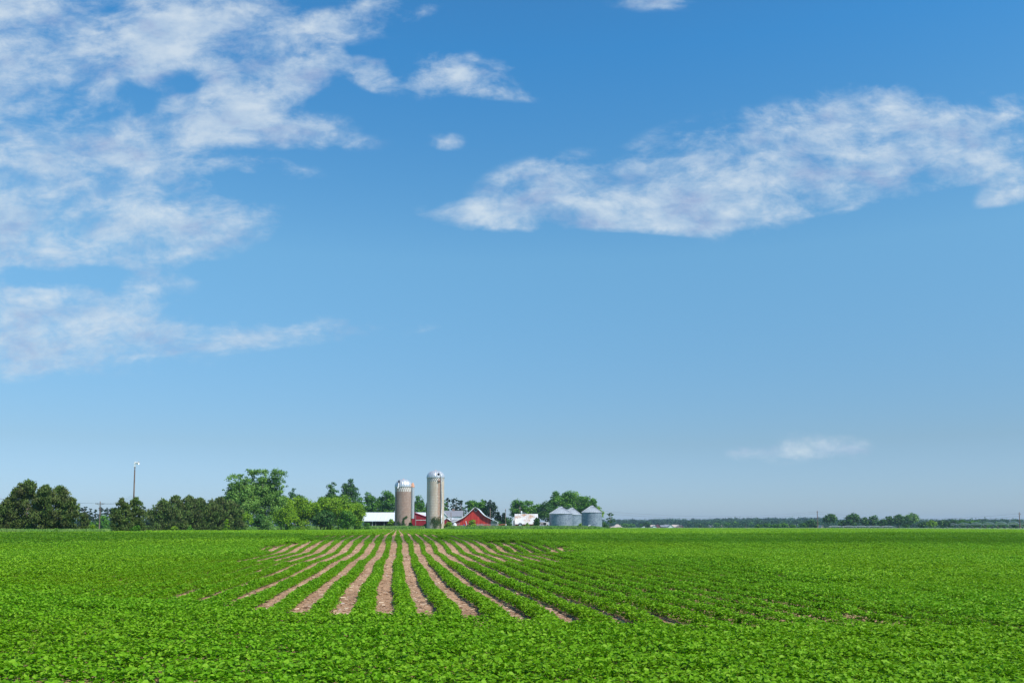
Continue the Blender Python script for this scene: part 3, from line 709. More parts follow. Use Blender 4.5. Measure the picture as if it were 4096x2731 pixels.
T('pine','pine_far',2015,2053,40,345,'dark spruce left of the thin pole beside the rusty roofed shed',cb=.0)
shrub('dark',2034,2067,50,340,'dark round shrub by the left wall of the rusty roofed shed')
shrub('dark',1990,2078,50,338,'dark hedge shrub beyond the grey lean-to')
T('dec','mid',2075,1990,85,370,'green tree behind the rusty roofed shed, left crown',cb=.1)
T('dec','mid',2118,1991,80,375,'green tree behind the rusty roofed shed, right crown',cb=.1)
T('dec','mid',2150,2003,66,368,'lower green tree between the rusty shed and the big trees',cb=.05)
T('dec','dark',2190,1998,90,365,'darker tree left of the grain bins, half behind them',cb=.05)
T('dec','mid',2222,1956,80,372,'tall green tree with a pointed head above the left grain bin',cb=.05)
T('dec','mid',2280,1953,110,375,'widest and highest tree above the grain bins',cb=.05)
T('dec','mid',2325,1962,90,378,'green tree between the widest tree and the right grain bin',cb=.05)
T('dec','mid',2360,1972,80,372,'brownish green tree above the right grain bin',cb=.05)
T('dec','yel',2392,2015,50,362,'yellow green low limb tree at the right of the bins',cb=.1)
T('umb','dark',2440,2048,44,330,'sparse crooked tree standing alone right of the grain bins',seed=77,dens=.8)
shrub('dark',2420,2084,46,320,'dense green bush at the right foot of the grain bins')
T('pine','dark',2146,2072,26,300,'thin young tree in front of the rusty shed corner',cb=.0,name='young_tree')
shrub('yel',2321,2090,18,290,'small bright bush between the two front grain bins')
shrub('yel',2110,2089,20,296,'small yellowish bush before the red wall of the rusty shed')

# ---------------------------------------------------------------- silos
def dome_prof(r, h, n=12): return [(r*math.cos(math.pi/2*i/n)**.85 if i < n else .02, h*math.sin(math.pi/2*i/n)) for i in range(n+1)]
def silo(px, wpx, ytop, ydome, Y, label, mat, style, basey):
    X, zt = W(px, ytop, Y); zd = W(px, ydome, Y)[1]; z0 = W(px, basey, Y)[1]; r = wpx/F*Y/2; h = zt-z0
    e = empty('silo', (X, Y, z0), label, 'silo')
    band0 = h-(.080*h if style == 'check' else .115*h)
    MB().lathe([(r, -.6), (r, band0)], 64).build('body', mat, e)
    hp = MB(); k = int(band0/.52)
    for i in range(k):
        z = .3+i*.52*(1 if i > k*.0 else 1)
        hp.lathe([(r+.004, z-.018), (r+.028, z), (r+.004, z+.018)], 48)
    hp.build('hoop', M['pipe' if style == 'check' else 'rust'], e)
    # checker band
    mb = MB(); n = 52; rw = 3 if style == 'check' else 2; bh = (h-band0)/rw
    for j in range(rw):
        for i in range(n):
            white = (i+j) % 2 == 0
            a0 = 2*math.pi*i/n; a1 = 2*math.pi*(i+1)/n; rr = r+(.03 if white else .0)
            mb.lathe([(rr, band0+j*bh+.0), (rr, band0+(j+1)*bh)], 2, m=0 if white else 1, a0=a0, a1=a1)
    mb.build('checker_band', [M['cream'], M['checkdark' if style == 'check' else 'checkbrown']], e)
    dm = MB(); prof = [(r*1.02, h-.12), (r*1.05, h)]+[(a*1.03, h+b) for a, b in dome_prof(r, zd-zt-.12)]
    dm.lathe(prof, 72, rib=lambda i: .022 if i % 3 == 0 else 0, smooth=False)
    d = dm.build('dome', M['dome'], e)
    MB().lathe([(.55, zd-zt+h-.42), (.42, h+zd-zt-.12), (.02, h+zd-zt+.02)], 20).build('cap', M['rustcap'], d)
    return e, r, h, X, z0
Yt = 284
e, r, h, Xs, zs = silo(1742.5, 69, 1910, 1879.5, Yt, 'tall cream concrete stave silo with silver dome, the taller of the two', M['stave_tan'], 'check', 2119)
def on(r, ang, z, out=0): a = R(ang); return ((r+out)*math.sin(a), -(r+out)*math.cos(a), z)   # ang 0 faces the field, + to the right
# ladder chute, pipe, hatch
lad = MB()
for sgn in (-1, 1): lad.tube([on(r, 27+sgn*4.2, 3.0, .14), on(r, 27+sgn*4.2, h-.4, .14)], .035, n=5)
z = 3.1
while z < h-.4:
    lad.tube([on(r, 22.8, z, .14), on(r, 31.2, z, .14)], .028, n=5); z += .42
lad.build('ladder', M['rust'], e)
MB().tube([on(r, 38, 4.2, .22), on(r, 38, h+.2, .22)], .09, n=8).build('fill_pipe', M['darkwood'], e)
MB().tube([on(r, 45, 2.2, .25), on(r, 45, h*.55, .25), on(r, 41, h-.6, .25), on(r*.96, 36, h+1.4, .2), on(r*.8, 30, h+2.3, .2)], .12, n=8).build('blower_pipe', M['pipe'], e)
hx = MB(); hx.box(on(r*.93, 24, h+.95, .12), (.6, .2, .85), R(24)); hx.build('hatch', M['black'], e)
MB().box(on(r, 27, h-1.2, .3), (.8, .5, .1), R(27)).build('platform', M['rust'], e)
# vines on tall silo
def vine(e, r, segs, seed, n=1500, col='vine', lf=.3):
    rg = np.random.default_rng(seed); P = []; 
    for (a0, z0, a1, z1, sp_, fr) in segs:
        k = int(n*fr); t = rg.random(k); a = a0+(a1-a0)*t+rg.normal(0, sp_, k); z = z0+(z1-z0)*t+rg.normal(0, sp_*.05, k)
        a = np.radians(a); o = rg.uniform(.03, .22, k); P.append(np.stack([(r+o)*np.sin(a), -(r+o)*np.cos(a), np.abs(z)], 1))
    P = np.concatenate(P); Nn = P*np.array([1, 1, 0])/r+rg.normal(0, .5, P.shape)
    co_, q = quads_at(P, Nn, rg.uniform(.6, 1.1, len(P))*lf, .8, rg)
    return mesh_np('vine', co_, q, M[col], tint=rg.random(len(P)), parent=None)
v = vine(e, r, [(4, .2, -2, 4.2, 8, .30), (20, 1.2, 34, 3.9, 10, .28), (-6, 2.6, 42, 3.0, 10, .22), (-20, 2.2, -8, 3.6, 8, .12), (40, .2, 44, 3, 4, .08)], 3, 1500, 'vine', .24); v.location = (Xs, Yt, zs); tag(v, 'leafy vine mat climbing the foot of the tall cream silo', 'vine')
v = vine(e, r, [(-84, 1.5, -80, 9, 3, 1)], 5, 700, 'dark'); v.location = (Xs, Yt, zs); tag(v, 'narrow dark vine up the left side of the tall cream silo', 'vine')
Yb = 300
e, r, h, Xs, zs = silo(1613.5, 66, 1947, 1914, Yb, 'shorter brown concrete stave silo with silver dome', M['stave_brown'], 'two', 2113)
lad = MB()
for sgn in (-1, 1): lad.tube([on(r, -38+sgn*4, 1.5, .13), on(r, -38+sgn*4, h-.5, .13)], .05, n=5)
z = 1.6
while z < h-.5:
    lad.tube([on(r, -42, z, .13), on(r, -34, z, .13)], .03, n=5); z += .42
lad.build('ladder', M['darkwood'], e)
hx = MB(); hx.box(on(r*.88, -27, h+1.5, .2), (.45, .25, 1.5), R(-27)); hx.build('hatch', M['black'], e)
MB().tube([on(r, -27, h-.6, .5), on(r*.97, -27, h+.5, .25), on(r*.93, -26, h+1.3, .25)], .16, n=8).build('spout', M['whitepaint'], e)
ch = MB(); ch.lathe([(.62, 3.5), (.62, h-.1)], 20, c=(r+.42, -.3)); c_ = ch.build('chute', M['galv'], e)
cc = MB(); cc.lathe([(.72, h-.1), (.66, h+.25), (.28, h+1.45), (.01, h+1.5)], 18, c=(r+.42, -.3)); cc.build('chute_cap', M['rustcap'], c_)
v = vine(e, r, [(5, .2, 12, 3.4, 4, .35), (12, 3.4, 34, 4.1, 3, .2), (-30, 2.4, -5, .8, 4, .25), (10, .2, 18, 1.6, 5, .2)], 8, 900); v.location = (Xs, Yb, zs); tag(v, 'thin green vine looping up the foot of the brown silo', 'vine')
v = vine(e, r, [(78, 0.4, 80, 5.5, 3, 1)], 9, 350, 'mid'); v.location = (Xs, Yb, zs); tag(v, 'green creeper on the right edge of the brown silo', 'vine')

# ---------------------------------------------------------------- long white shed
def pt(px, py, Y): x, z = W(px, py, Y); return (x, Y, z)
Y1 = 318
e = empty('open_shed', (W(1575, 2104, Y1)[0], Y1, g1(W(1575, 2104, Y1)[0], Y1)), 'long low open shed with white metal roof left of and behind the brown silo', 'shed')
ox, oy, oz = e.location
def loc(px, py, Y): x, z = W(px, py, Y); return (x-ox, Y-oy, z-oz)
x0 = loc(1448, 2082, Y1)[0]; x1 = loc(1700, 2082, Y1)[0]; ze = loc(1500, 2082.5, Y1)[2]; zr = W(1500, 2048.5, Y1+9)[1]-oz
sl_x = loc(1462, 2048, Y1+9)[0]
mb = MB()
nx = 60
for i in range(nx):           # corrugated sheet roof with real thickness
    a = i/nx; b = (i+1)/nx; dz = .0
    for dzz, flip in ((0, 0), (-.08, 1)):
        p = [(x0+(x1-x0)*a, -.6, ze+dzz+(.04 if i % 2 else 0)), (x0+(x1-x0)*b, -.6, ze+dzz+(0 if i % 2 else .04)), (sl_x+(x1-sl_x)*b, 9, zr+dzz), (sl_x+(x1-sl_x)*a, 9, zr+dzz)]
        mb.poly(p if not flip else p[::-1])
mb.poly([(x0, -.6, ze-.16), (x1, -.6, ze-.16), (x1, -.6, ze+.02), (x0, -.6, ze+.02)])
# rear slope
mb.poly([(sl_x, 9, zr), (x1, 9, zr), (x1, 18, ze), (x0, 18, ze)]); mb.poly([(x0, -.6, ze), (sl_x, 9, zr), (x0, 18, ze)])
mb.build('roof', M['whiteroof'], e)
w = MB(); w.box(((x0+x1)/2+.6, 17.4, (ze)/2-.1), (x1-x0-1.2, .2, ze+.2)); w.box((x0+.9, 8.5, ze/2-.1), (.15, 17, ze-.1)); w.build('wall', M['darkwood'], e)
for i, pxx in enumerate((1489, 1503, 1537, 1560)):
    xx = loc(pxx, 2090, Y1)[0]; MB().box((xx, 0, ze/2-.15), (.16, .16, ze)).build('post', M['greywood'], e)

# ---------------------------------------------------------------- red shed between the silos
Y2 = 308
def W2(px, py): x, z = W(px, py, Y2); return x, z
e = empty('red_shed', (W2(1676, 2104)[0], Y2, g1(W2(1676, 2104)[0], Y2)), 'dark red metal clad lean-to between the two silos', 'shed')
ox, oz = e.location.x, e.location.z
pr = [(1640, 2112), (1712, 2112), (1712, 2070), (1650, 2048), (1640, 2048)]
pr = [(W2(a, b)[0]-ox, W2(a, b)[1]-oz) for a, b in pr]
MB().prism(pr, 0, 7).build('wall', M['redshed'], e)
a = pr[3]; b = pr[2]
MB().poly([(a[0], -.2, a[1]+.06), (b[0], -.2, b[1]+.06), (b[0], 7.2, b[1]+.06), (a[0], 7.2, a[1]+.06)]).__class__ if False else None
rf = MB(); rf.prism([(a[0]-.1, a[1]+.03), (b[0]+.1, b[1]+.0), (b[0]+.1, b[1]+.1), (a[0]-.1, a[1]+.13)], -.2, 7.2); rf.build('roof', M['redshed'], e)
tx, tz = W2(1663, 2060); MB().box((tx-ox, -.03, (tz-oz)/2-.3), (.14, .05, tz-oz+.5)).build('corner_trim', M['greywood'], e)
xa, zz = W2(1664, 2079); xb = W2(1708, 2079)[0]; MB().box(((xa+xb)/2-ox, -.04, zz-oz), (xb-xa, .06, .18)).build('white_rail', M['whitepaint'], e)

# ---------------------------------------------------------------- red barn with swept roof
Y3 = 305
Lp = [(1811, 2086.5), (1823, 2082), (1835, 2076.5), (1848, 2070), (1860, 2062.5), (1871, 2053), (1880, 2044.5), (1889, 2036), (1896, 2030), (1902, 2027.5)]
Rp = [(1908, 2031), (1916, 2038.5), (1924, 2048), (1932, 2056), (1941, 2063), (1952, 2068.5), (1965, 2075), (1978, 2080.5), (1991, 2086.5)]
X0, _ = W(1901, 2104, Y3); z0 = g1(X0, Y3)
e = empty('red_barn', (X0, Y3, z0), 'weathered red barn with white edged swept gable roof and diamond window', 'barn')
def b3(px, py): x, z = W(px, py, Y3); return (x-X0, z-z0)
outer = [b3(*p) for p in Lp+Rp]
wall = [b3(1824, 2104)]+[(b3(*p)[0], b3(*p)[1]-.18) for p in (Lp+Rp)[1:-2]]+[b3(1963, 2104)]
wall[0] = (wall[0][0], -.4); wall[-1] = (wall[-1][0], -.4); wall[1] = (wall[0][0], wall[1][1]); wall.insert(len(wall)-1, (wall[-1][0], wall[-2][1]-.35))
MB().prism(wall, 0, 22).build('wall', M['red'], e)
rf = MB(); th = .16
nn = len(outer)
for i in range(nn-1):
    (xa, za), (xb, zb) = outer[i], outer[i+1]
    q = [(xa, za-th), (xb, zb-th), (xb, zb), (xa, za)]
    rf.prism(q, -.75, 22.6)
rf.build('roof', M['whiteroof'], e)
fb = MB()
for i in range(nn-1):
    (xa, za), (xb, zb) = outer[i], outer[i+1]; dd = .30 if xb < 0 else .06
    fb.prism([(xa, za-dd), (xb, zb-dd), (xb, zb+.03), (xa, za+.03)], -.80, -.752)
fb.build('bargeboard', M['whitepaint'], e)
cxx, czz = b3(1903, 2038.6); s_ = .50
dw = MB(); 
dw.prism([(cxx-s_, czz), (cxx, czz-s_), (cxx+s_, czz), (cxx, czz+s_)], -.06, -.01); win = dw.build('diamond_window', M['black'], e)
fr_ = MB(); k = 1.32
for i in range(4):
    A = [(-1, 0), (0, -1), (1, 0), (0, 1)]; p, q = A[i], A[(i+1) % 4]
    fr_.prism([(cxx+p[0]*s_, czz+p[1]*s_), (cxx+q[0]*s_, czz+q[1]*s_), (cxx+q[0]*s_*k, czz+q[1]*s_*k), (cxx+p[0]*s_*k, czz+p[1]*s_*k)], -.09, -.012)
fr_.build('frame', M['whitepaint'], win)
# battens and the bigger central door panel
bt = MB(); xl, xr = wall[0][0], wall[-1][0]; xx = xl+.5
def roofz(x):
    for i in range(nn-1):
        if outer[i][0] <= x <= outer[i+1][0]:
            t = (x-outer[i][0])/(outer[i+1][0]-outer[i][0]); return outer[i][1]+t*(outer[i+1][1]-outer[i][1])
    return 1
while xx < xr-.2:
    hz = roofz(xx)-.6; bt.box((xx, -.02, hz/2-.1), (.045, .04, hz+.2)); xx += .46
bt.build('batten', M['red'], e)
d0, d1 = b3(1908, 2104)[0], b3(1917, 2104)[0]
MB().box(((d0+d1)/2, -.06, b3(0, 2085)[1]), (d1-d0, .06, b3(0, 2066)[1]-b3(0, 2104)[1])).build('door_panel', M['red'], e)
lt = MB(); p0 = b3(1963, 2076.5); p1 = b3(1990, 2087.5); lt.prism([(wall[-1][0]+.002, -.4), (p1[0], -.4), (p1[0], p1[1]-.2), (p0[0]+.002, p0[1]-.3)], .05, 20)
lt.build('lean_to', M['greywood'], e, 'grey unpainted board lean-to wall')
MB().box((p1[0]+.02, .0, p1[1]/2-.1), (.16, .16, p1[1])).build('corner_post', M['whitepaint'], e)

# ---------------------------------------------------------------- small red shed, farmhouse
def gabled(name, label, cat, px0, px1, ybase, yeave, ypeak, Y, depth, wallm, roofm, peakx=None, over=.3, group=None, front='gable', ridge=None):
    Xa, _ = W(px0, ybase, Y); Xb, _ = W(px1, ybase, Y); xc = (Xa+Xb)/2; zb = W(xc, ybase, Y)[1]
    zb = W((px0+px1)/2, ybase, Y)[1]; ze_ = W(px0, yeave, Y)[1]; zp = W(px0, ypeak, Y)[1]
    e = empty(name, (xc, Y, zb), label, cat, group)
    hw = (Xb-Xa)/2; he = ze_-zb; hp_ = zp-zb
    if front == 'gable':
        pk = 0 if peakx is None else W(peakx, ybase, Y)[0]-xc
        MB().prism([(-hw, -.6), (hw, -.6), (hw, he), (pk, hp_-.12), (-hw, he)], 0, depth).build('wall', wallm, e)
        r_ = MB(); dx = (hp_-he)/hw*over
        r_.prism([(pk, hp_), (-hw-over, he-dx), (-hw-over, he-dx+.14), (pk, hp_+.14)], -over, depth+over)
        r_.prism([(pk+.001, hp_), (pk+.001, hp_+.14), (hw+over, he-dx+.14), (hw+over, he-dx)], -over, depth+over)
        r_.build('roof', roofm, e)
    else:
        w_ = MB(); w_.box((0, depth/2, he/2-.3), (2*hw, depth, he+.6)); 
        for s in (-1, 1):
            w_.poly([(s*hw, 0, he), (s*hw, depth, he), (s*hw, depth/2, hp_-.1)])
        w_.build('wall', wallm, e)
        r_ = MB(); ins = 0 if ridge is None else ridge
        for s in (0, 1):
            ya = -over if s == 0 else depth+over
            zed = he-over*(hp_-he)/(depth/2)
            r_.poly([(-hw-over, ya, zed), (hw+over, ya, zed), (hw+over-ins, depth/2, hp_), (-hw-over+ins, depth/2, hp_)])
            r_.poly([(-hw-over, ya, zed+.14), (hw+over, ya, zed+.14), (hw+over-ins, depth/2, hp_+.14), (-hw-over+ins, depth/2, hp_+.14)])
            r_.poly([(-hw-over, ya, zed), (hw+over, ya, zed), (hw+over, ya, zed+.14), (-hw-over, ya, zed+.14)])
        if ins:
            for s in (-1, 1): r_.poly([(s*(hw+over), -over, zed+.14), (s*(hw+over), depth+over, zed+.14), (s*(hw+over-ins), depth/2, hp_+.14)])
        r_.build('roof', roofm, e)
    return e, hw, he, hp_
gabled('small_red_shed', 'small dark red gabled shed with white roof edge, right of the tall silo', 'shed', 1777, 1799, 2104, 2080, 2072, 312, 6, M['redshed'], M['whitepaint'], peakx=1787)
e, hw, he, hp_ = gabled('farmhouse', 'white farmhouse with grey shingle roof behind the tall silo', 'house', 1775, 1848, 2104, 2064, 2042, 345, 9, M['whitepaint'], M['greyroof'], front='eave')
MB().box((-.1, 4.5, hp_+.4), (1.0, .6, 1.1)).build('chimney', M['brownroof'], e)
wg = MB(); wg.prism([(-hw-.5, -.5), (-hw+3.1, -.5), (-hw+3.1, he-1.6), (-hw-.5, hp_-.2)], -2.2, -.001); wing = wg.build('gable_wing', M['whitepaint'], e)
wr = MB(); wr.prism([(-hw-.5, hp_-.19), (-hw+3.4, he-1.75), (-hw+3.4, he-1.6), (-hw-.5, hp_-.02)], -2.5, -.002); wr.build('wing_roof', M['whiteroof'], wing)
pr_ = MB(); pr_.prism([(-hw+3.2, he-1.6), (hw+.3, he-1.6), (hw+.3, he-1.45), (-hw+3.2, he-1.45)], -.3, 0); 
lw = MB(); lw.poly([(-hw+3.2, -2.4, he-2.6), (hw+.2, -2.4, he-2.6), (hw+.2, -.01, he-1.2), (-hw+3.2, -.01, he-1.2)]); lw.box(((3.4)/2+.1, -1.3, (he-2.6)/2-.2), (2*hw-3.2, 2.0, he-2.6)); lw.build('porch', M['greyroof'], e)
MB().box((-hw+1.1, -2.23, he-2.7), (.7, .06, 1.1)).build('window', M['glass'], e)

# ---------------------------------------------------------------- rusty roofed shed, its lean-to, camper
Y4 = 306
e, = [empty('gambrel_shed', (W(2104, 2104, Y4)[0], Y4, g1(W(2104, 2104, Y4)[0], Y4)), 'small shed with rust streaked white gambrel roof and red wall', 'shed')]
ox, oz = e.location.x, e.location.z
def q4(px, py, Y=Y4): x, z = W(px, py, Y); return x-ox, z-oz
xl = q4(2061, 2104)[0]; xr = q4(2151, 2104)[0]; xl2 = q4(2059.5, 2054)[0]
zT = W(2100, 2054.5, Y4+5)[1]-oz; zM = W(2100, 2085, Y4+1)[1]-oz; zE = q4(2100, 2095.5)[1]
prf = [(-.35, zE), (1.0, zM), (5, zT), (9, zM), (10.35, zE)]
rf = MB()
for i in range(4):
    (ya, za), (yb, zb) = prf[i], prf[i+1]; n = 24
    for j in range(n):
        xa_ = xl-.2+(xr-xl+.4)*j/n; xb_ = xl-.2+(xr-xl+.4)*(j+1)/n; u_ = .035*(j % 2); v_ = .035*((j+1) % 2)
        rf.poly([(xa_, ya, za+u_), (xb_, ya, za+v_), (xb_, yb, zb+v_), (xa_, yb, zb+u_)])
    rf.poly([(xl-.2, ya, za-.06), (xr+.2, ya, za-.06), (xr+.2, yb, zb-.06), (xl-.2, yb, zb-.06)])
rf.build('roof', M['rustroof'], e)
wl = MB(); wl.box(((xl+xr)/2, 5, zE/2-.25), (xr-xl, 9.9, zE+.5))
for xx in (xl+.001, xr-.001): wl.poly([(xx, .05, zE), (xx, 9.95, zE), (xx, 8.9, zM-.08), (xx, 5, zT-.1), (xx, 1.1, zM-.08)])
wl.build('wall', M['red'], e)
lx0, lx1 = q4(2047, 2104)[0], q4(2060, 2104)[0]; lz0 = q4(2047, 2076)[1]; lz1 = q4(2060, 2068)[1]
lt = MB(); lt.prism([(lx0+.3, -.4), (lx1-.25, -.4), (lx1-.25, lz1-.1), (lx0+.3, lz0-.1)], .6, 7); ltt = lt.build('lean_to', M['whitepaint'], e)
lr_ = MB(); lr_.prism([(lx0-.1, lz0-.05), (lx1-.22, lz1), (lx1-.22, lz1+.12), (lx0-.1, lz0+.07)], .2, 7.3); lr_.build('roof', M['whiteroof'], ltt)
MB().box((lx0+.85, .55, lz0/2-.3), (.35, .08, lz0-.2)).build('door_gap', M['black'], ltt)
gabled('white_outbuilding', 'white gable peak showing over the rusty gambrel roof', 'outbuilding', 2080, 2112, 2104, 2056, 2048.5, 350, 8, M['whitepaint'], M['greyroof'])
# old tractor wheel leaning on the shed wall
Xw, zw = W(2081, 2099.5, 303); e = empty('tractor_wheel', (Xw, 303, zw), 'big round grey wheel leaning against the red wall of the gambrel shed', 'wheel')
def ringmesh(R0, r0, ax='y', n=24, k=8):
    mb = MB(); b = 0
    for i in range(n):
        for j in range(k):
            a = 2*math.pi*i/n; c = 2*math.pi*j/k; rr = R0+r0*math.cos(c); mb.v.append((rr*math.cos(a), r0*.9*math.sin(c), rr*math.sin(a)))
    for i in range(n):
        for j in range(k):
            i2, j2 = (i+1) % n, (j+1) % k; mb.f.append([i*k+j, i2*k+j, i2*k+j2, i*k+j2]); mb.m.append(0); mb.sm.append(True)
    return mb
ringmesh(.62, .2).build('tyre', M['tyre'], e)
rm = MB(); rm.v = []; rm.prism([(.45*math.cos(2*math.pi*i/16), .45*math.sin(2*math.pi*i/16)) for i in range(16)], -.05, .05); rm.build('rim', M['pipe'], e)
# camper
Yc = 312; Xc_, zc_ = W(2177, 2106, Yc); zc_ = g1(Xc_, Yc)
e = empty('camper_trailer', (Xc_, Yc, zc_), 'white camper trailer with a dark window left of the grain bins', 'trailer')
def q5(px, py): x, z = W(px, py, Yc); return x-Xc_, z-zc_
xa, zt = q5(2171, 2086.5); xb, _ = q5(2194, 2086.5)
MB().prism([(xa, .45), (xb, .45), (xb, zt-.15), (xb-.2, zt), (xa, zt), (xa-.05, 1.2)], 0, 2.3).build('body', M['whitepaint'], e)
xc2, _ = q5(2157, 2086); MB().prism([(xc2, .5), (xa-.06, .45), (xa-.06, zt-.05), (xc2, zt)], .5, 5.5).build('side', M['galv'], e)
wx, wz = q5(2179, 2093.5); MB().box((wx, -.02, wz), (1.15, .05, .85)).build('window', M['glass'], e)
for s in (0, 1):
    wv = ringmesh(.26, .1, n=16, k=6).build('wheel', M['tyre'], e); wv.location = (xa+.7+1.1*s, -.02, .36)

# ---------------------------------------------------------------- grain bins
def grain_bin(px0, px1, yeave, yapex, ybase, Y, label, seam=False):
    pc = (px0+px1)/2; X, ze_ = W(pc, yeave, Y); r = (px1-px0)/2/F*Y; zb = W(pc, ybase, Y)[1]; za = W(pc, yapex, Y)[1]
    e = empty('grain_bin', (X, Y, zb), label, 'grain bin', 'round corrugated grain bins', rz=.3)
    h = ze_-zb; ha = za-zb
    prof = []; z = -.5
    while z < h:
        prof += [(r, z), (r-.035, z+.09)]; z += .18
    prof.append((r, h)); MB().lathe(prof, 72, smooth=True).build('wall', M['spangle'], e)
    n = 96; rr = .32*0+.16*r
    mb = MB(); mb.lathe([(r*1.035, h-.06), (rr, ha-.22)], n, rib=lambda i: 0, smooth=False)
    for i in range(32):        # standing seams
        a = 2*math.pi*i/32; c, s = math.cos(a), math.sin(a)
        mb.tube([(r*1.04*c, r*1.04*s, h-.02), (rr*c, rr*s, ha-.17)], .045, n=4)
    mb.lathe([(r*1.035, h-.06), (r*1.035, h-.14), (r, h-.14)], n)
    rf = mb.build('roof', M['galv'], e)
    MB().lathe([(rr*1.08, ha-.24), (rr*1.08, ha-.06), (rr*.7, ha+.02), (.01, ha+.05)], 32).build('cap', M['galv'], rf)
    return e
grain_bin(2197.5, 2289.5, 2053.5, 2026, 2106, 304, 'left front grain bin, widest, with reddish streaks on its cone roof')
grain_bin(2250, 2326, 2057.5, 2029.5, 2106, 322, 'rear grain bin half hidden between the two front ones')
grain_bin(2327, 2408, 2048, 2021.5, 2112, 296, 'right front grain bin, nearest to the field, with a clean cone roof')
Xb_, zb_ = W(2358, 2104, 291)
e = empty('white_box', (Xb_, 291, g1(Xb_, 291)), 'small white cabinet at the foot of the right grain bin', 'cabinet')
zz = zb_-g1(Xb_, 291); MB().box((0, 0, zz/2+.15), (.75, .5, .9+zz*.2)).build('body', M['whitepaint'], e)
MB().box((.1, -.26, zz/2+.1), (.4, .03, .5)).build('door', M['greyroof'], e)
# fan housing/steps behind rear bin
# ---------------------------------------------------------------- farm clutter
def at(px, py, Y): x, z = W(px, py, Y); return x, z
def place(name, label, cat, px, Y, group=None):
    x, _ = W(px, 2100, Y); return empty(name, (x, Y, g1(x, Y)), label, cat, group)
e = place('feed_bag', 'crumpled white tarpaulin heap left of the red barn', 'tarpaulin', 1819, 300)
mb = MB(); rg = np.random.default_rng(3)
mb.lathe([(.75, -.1), (.70, .35), (.62, .75), (.45, 1.05), (.2, 1.3), (.01, 1.35)], 14, rib=lambda i: .12*math.sin(i*2.3)); mb.build('sheet', M['whitepaint'], e)
e.name = 'tarpaulin_heap'
e = place('pallet_stack', 'upright stack of pale slatted pallets against the red barn', 'pallets', 1832, 302)
mb = MB()
for i in range(5): mb.box((0, 0, .15+i*.26), (1.0, .8, .07)); mb.box((-.42, 0, .27+i*.26), (.1, .8, .13)); mb.box((.42, 0, .27+i*.26), (.1, .8, .13))
mb.build('slats', M['greywood'], e)
e = place('white_board', 'long white board leaning upright before the red barn', 'board', 1866, 299)
mb = MB(); mb.box((0, 0, .95), (.22, .06, 2.0), tilt=('Y', -.22)); mb.build('plank', M['whitepaint'], e)
e = place('blue_barrel', 'small blue barrel beside the leaning white board', 'barrel', 1856, 298)
MB().lathe([(.01, 0), (.24, 0), (.27, .25), (.27, .45), (.24, .75), (.01, .76)], 16).build('drum', M['blue'], e)
e = place('timber_pile', 'jumble of pale scrap boards left of the leaning white board', 'timber', 1848, 300)
mb = MB()
for i in range(9): mb.box((rg.uniform(-.8, .8), rg.uniform(-.3, .3), .1+rg.random()*.5), (rg.uniform(.6, 1.4), .2, .05), rg.uniform(-1, 1), tilt=('Y', rg.uniform(-.7, .7)))
mb.build('boards', M['tan'], e)
e = place('scrap_pile', 'brown tangle of firewood and scrap before the middle of the red barn', 'scrap', 1919, 301)
mb = MB()
for i in range(70): 
    p = Vector((rg.normal(0, .75), rg.normal(0, .3), abs(rg.normal(.2, .3)))); d = Vector((rg.normal(), rg.normal(), rg.normal()*.5)).normalized()*rg.uniform(.2, .5)
    mb.tube([p-d, p+d], .06, .04, 5)
mb.build('branches', M['tan'], e)
e = place('rusty_harrow', 'rusty red farm implement right of the grey lean-to', 'implement', 2008, 303)
mb = MB()
mb.tube([(-1.4, 0, .55), (.6, 0, .9), (1.3, 0, .6)], .08, n=6); mb.tube([(-1.4, .6, .5), (1.3, .6, .7)], .07, n=6)
mb.build('frame', M['rust'], e)
for k in range(5): 
    tn = MB(); xk = -1.1+k*.52; tn.tube([(xk, 0, .6), (xk+.12, 0, .25), (xk-.05, 0, .0)], .04, n=5); tn.build('tine', M['rust'], e)
MB().box((1.45, 0, .55), (.3, .3, .75)).build('hopper', M['whitepaint'], e)
e = place('rusty_auger', 'rusty orange auger leaning at the field edge under the poplars', 'auger', 1037, 214)
mb = MB(); mb.tube([(-.5, 0, .75), (.6, 0, .0)], .09, n=8); mb.tube([(-.25, .12, .8), (.75, .12, .1)], .06, n=6); mb.build('tube', M['rust'], e)
# rail fence
e = place('rail_fence', 'low pale rail fence along the yard in front of the red barn', 'fence', 1930, 294)
xo = e.location.x; zo = e.location.z
xs_ = [W(p, 2105, 294)[0]-xo for p in (1868, 1889, 1910, 1931, 1951, 1971, 1990)]
for x in xs_: MB().box((x, 0, .45), (.14, .12, 1.15)).build('post', M['greywood'], e)
for z in (.85, .55): MB().box(((xs_[0]+xs_[-1])/2, -.08, z), (xs_[-1]-xs_[0]+.2, .04, .09)).build('rail', M['greywood'], e)

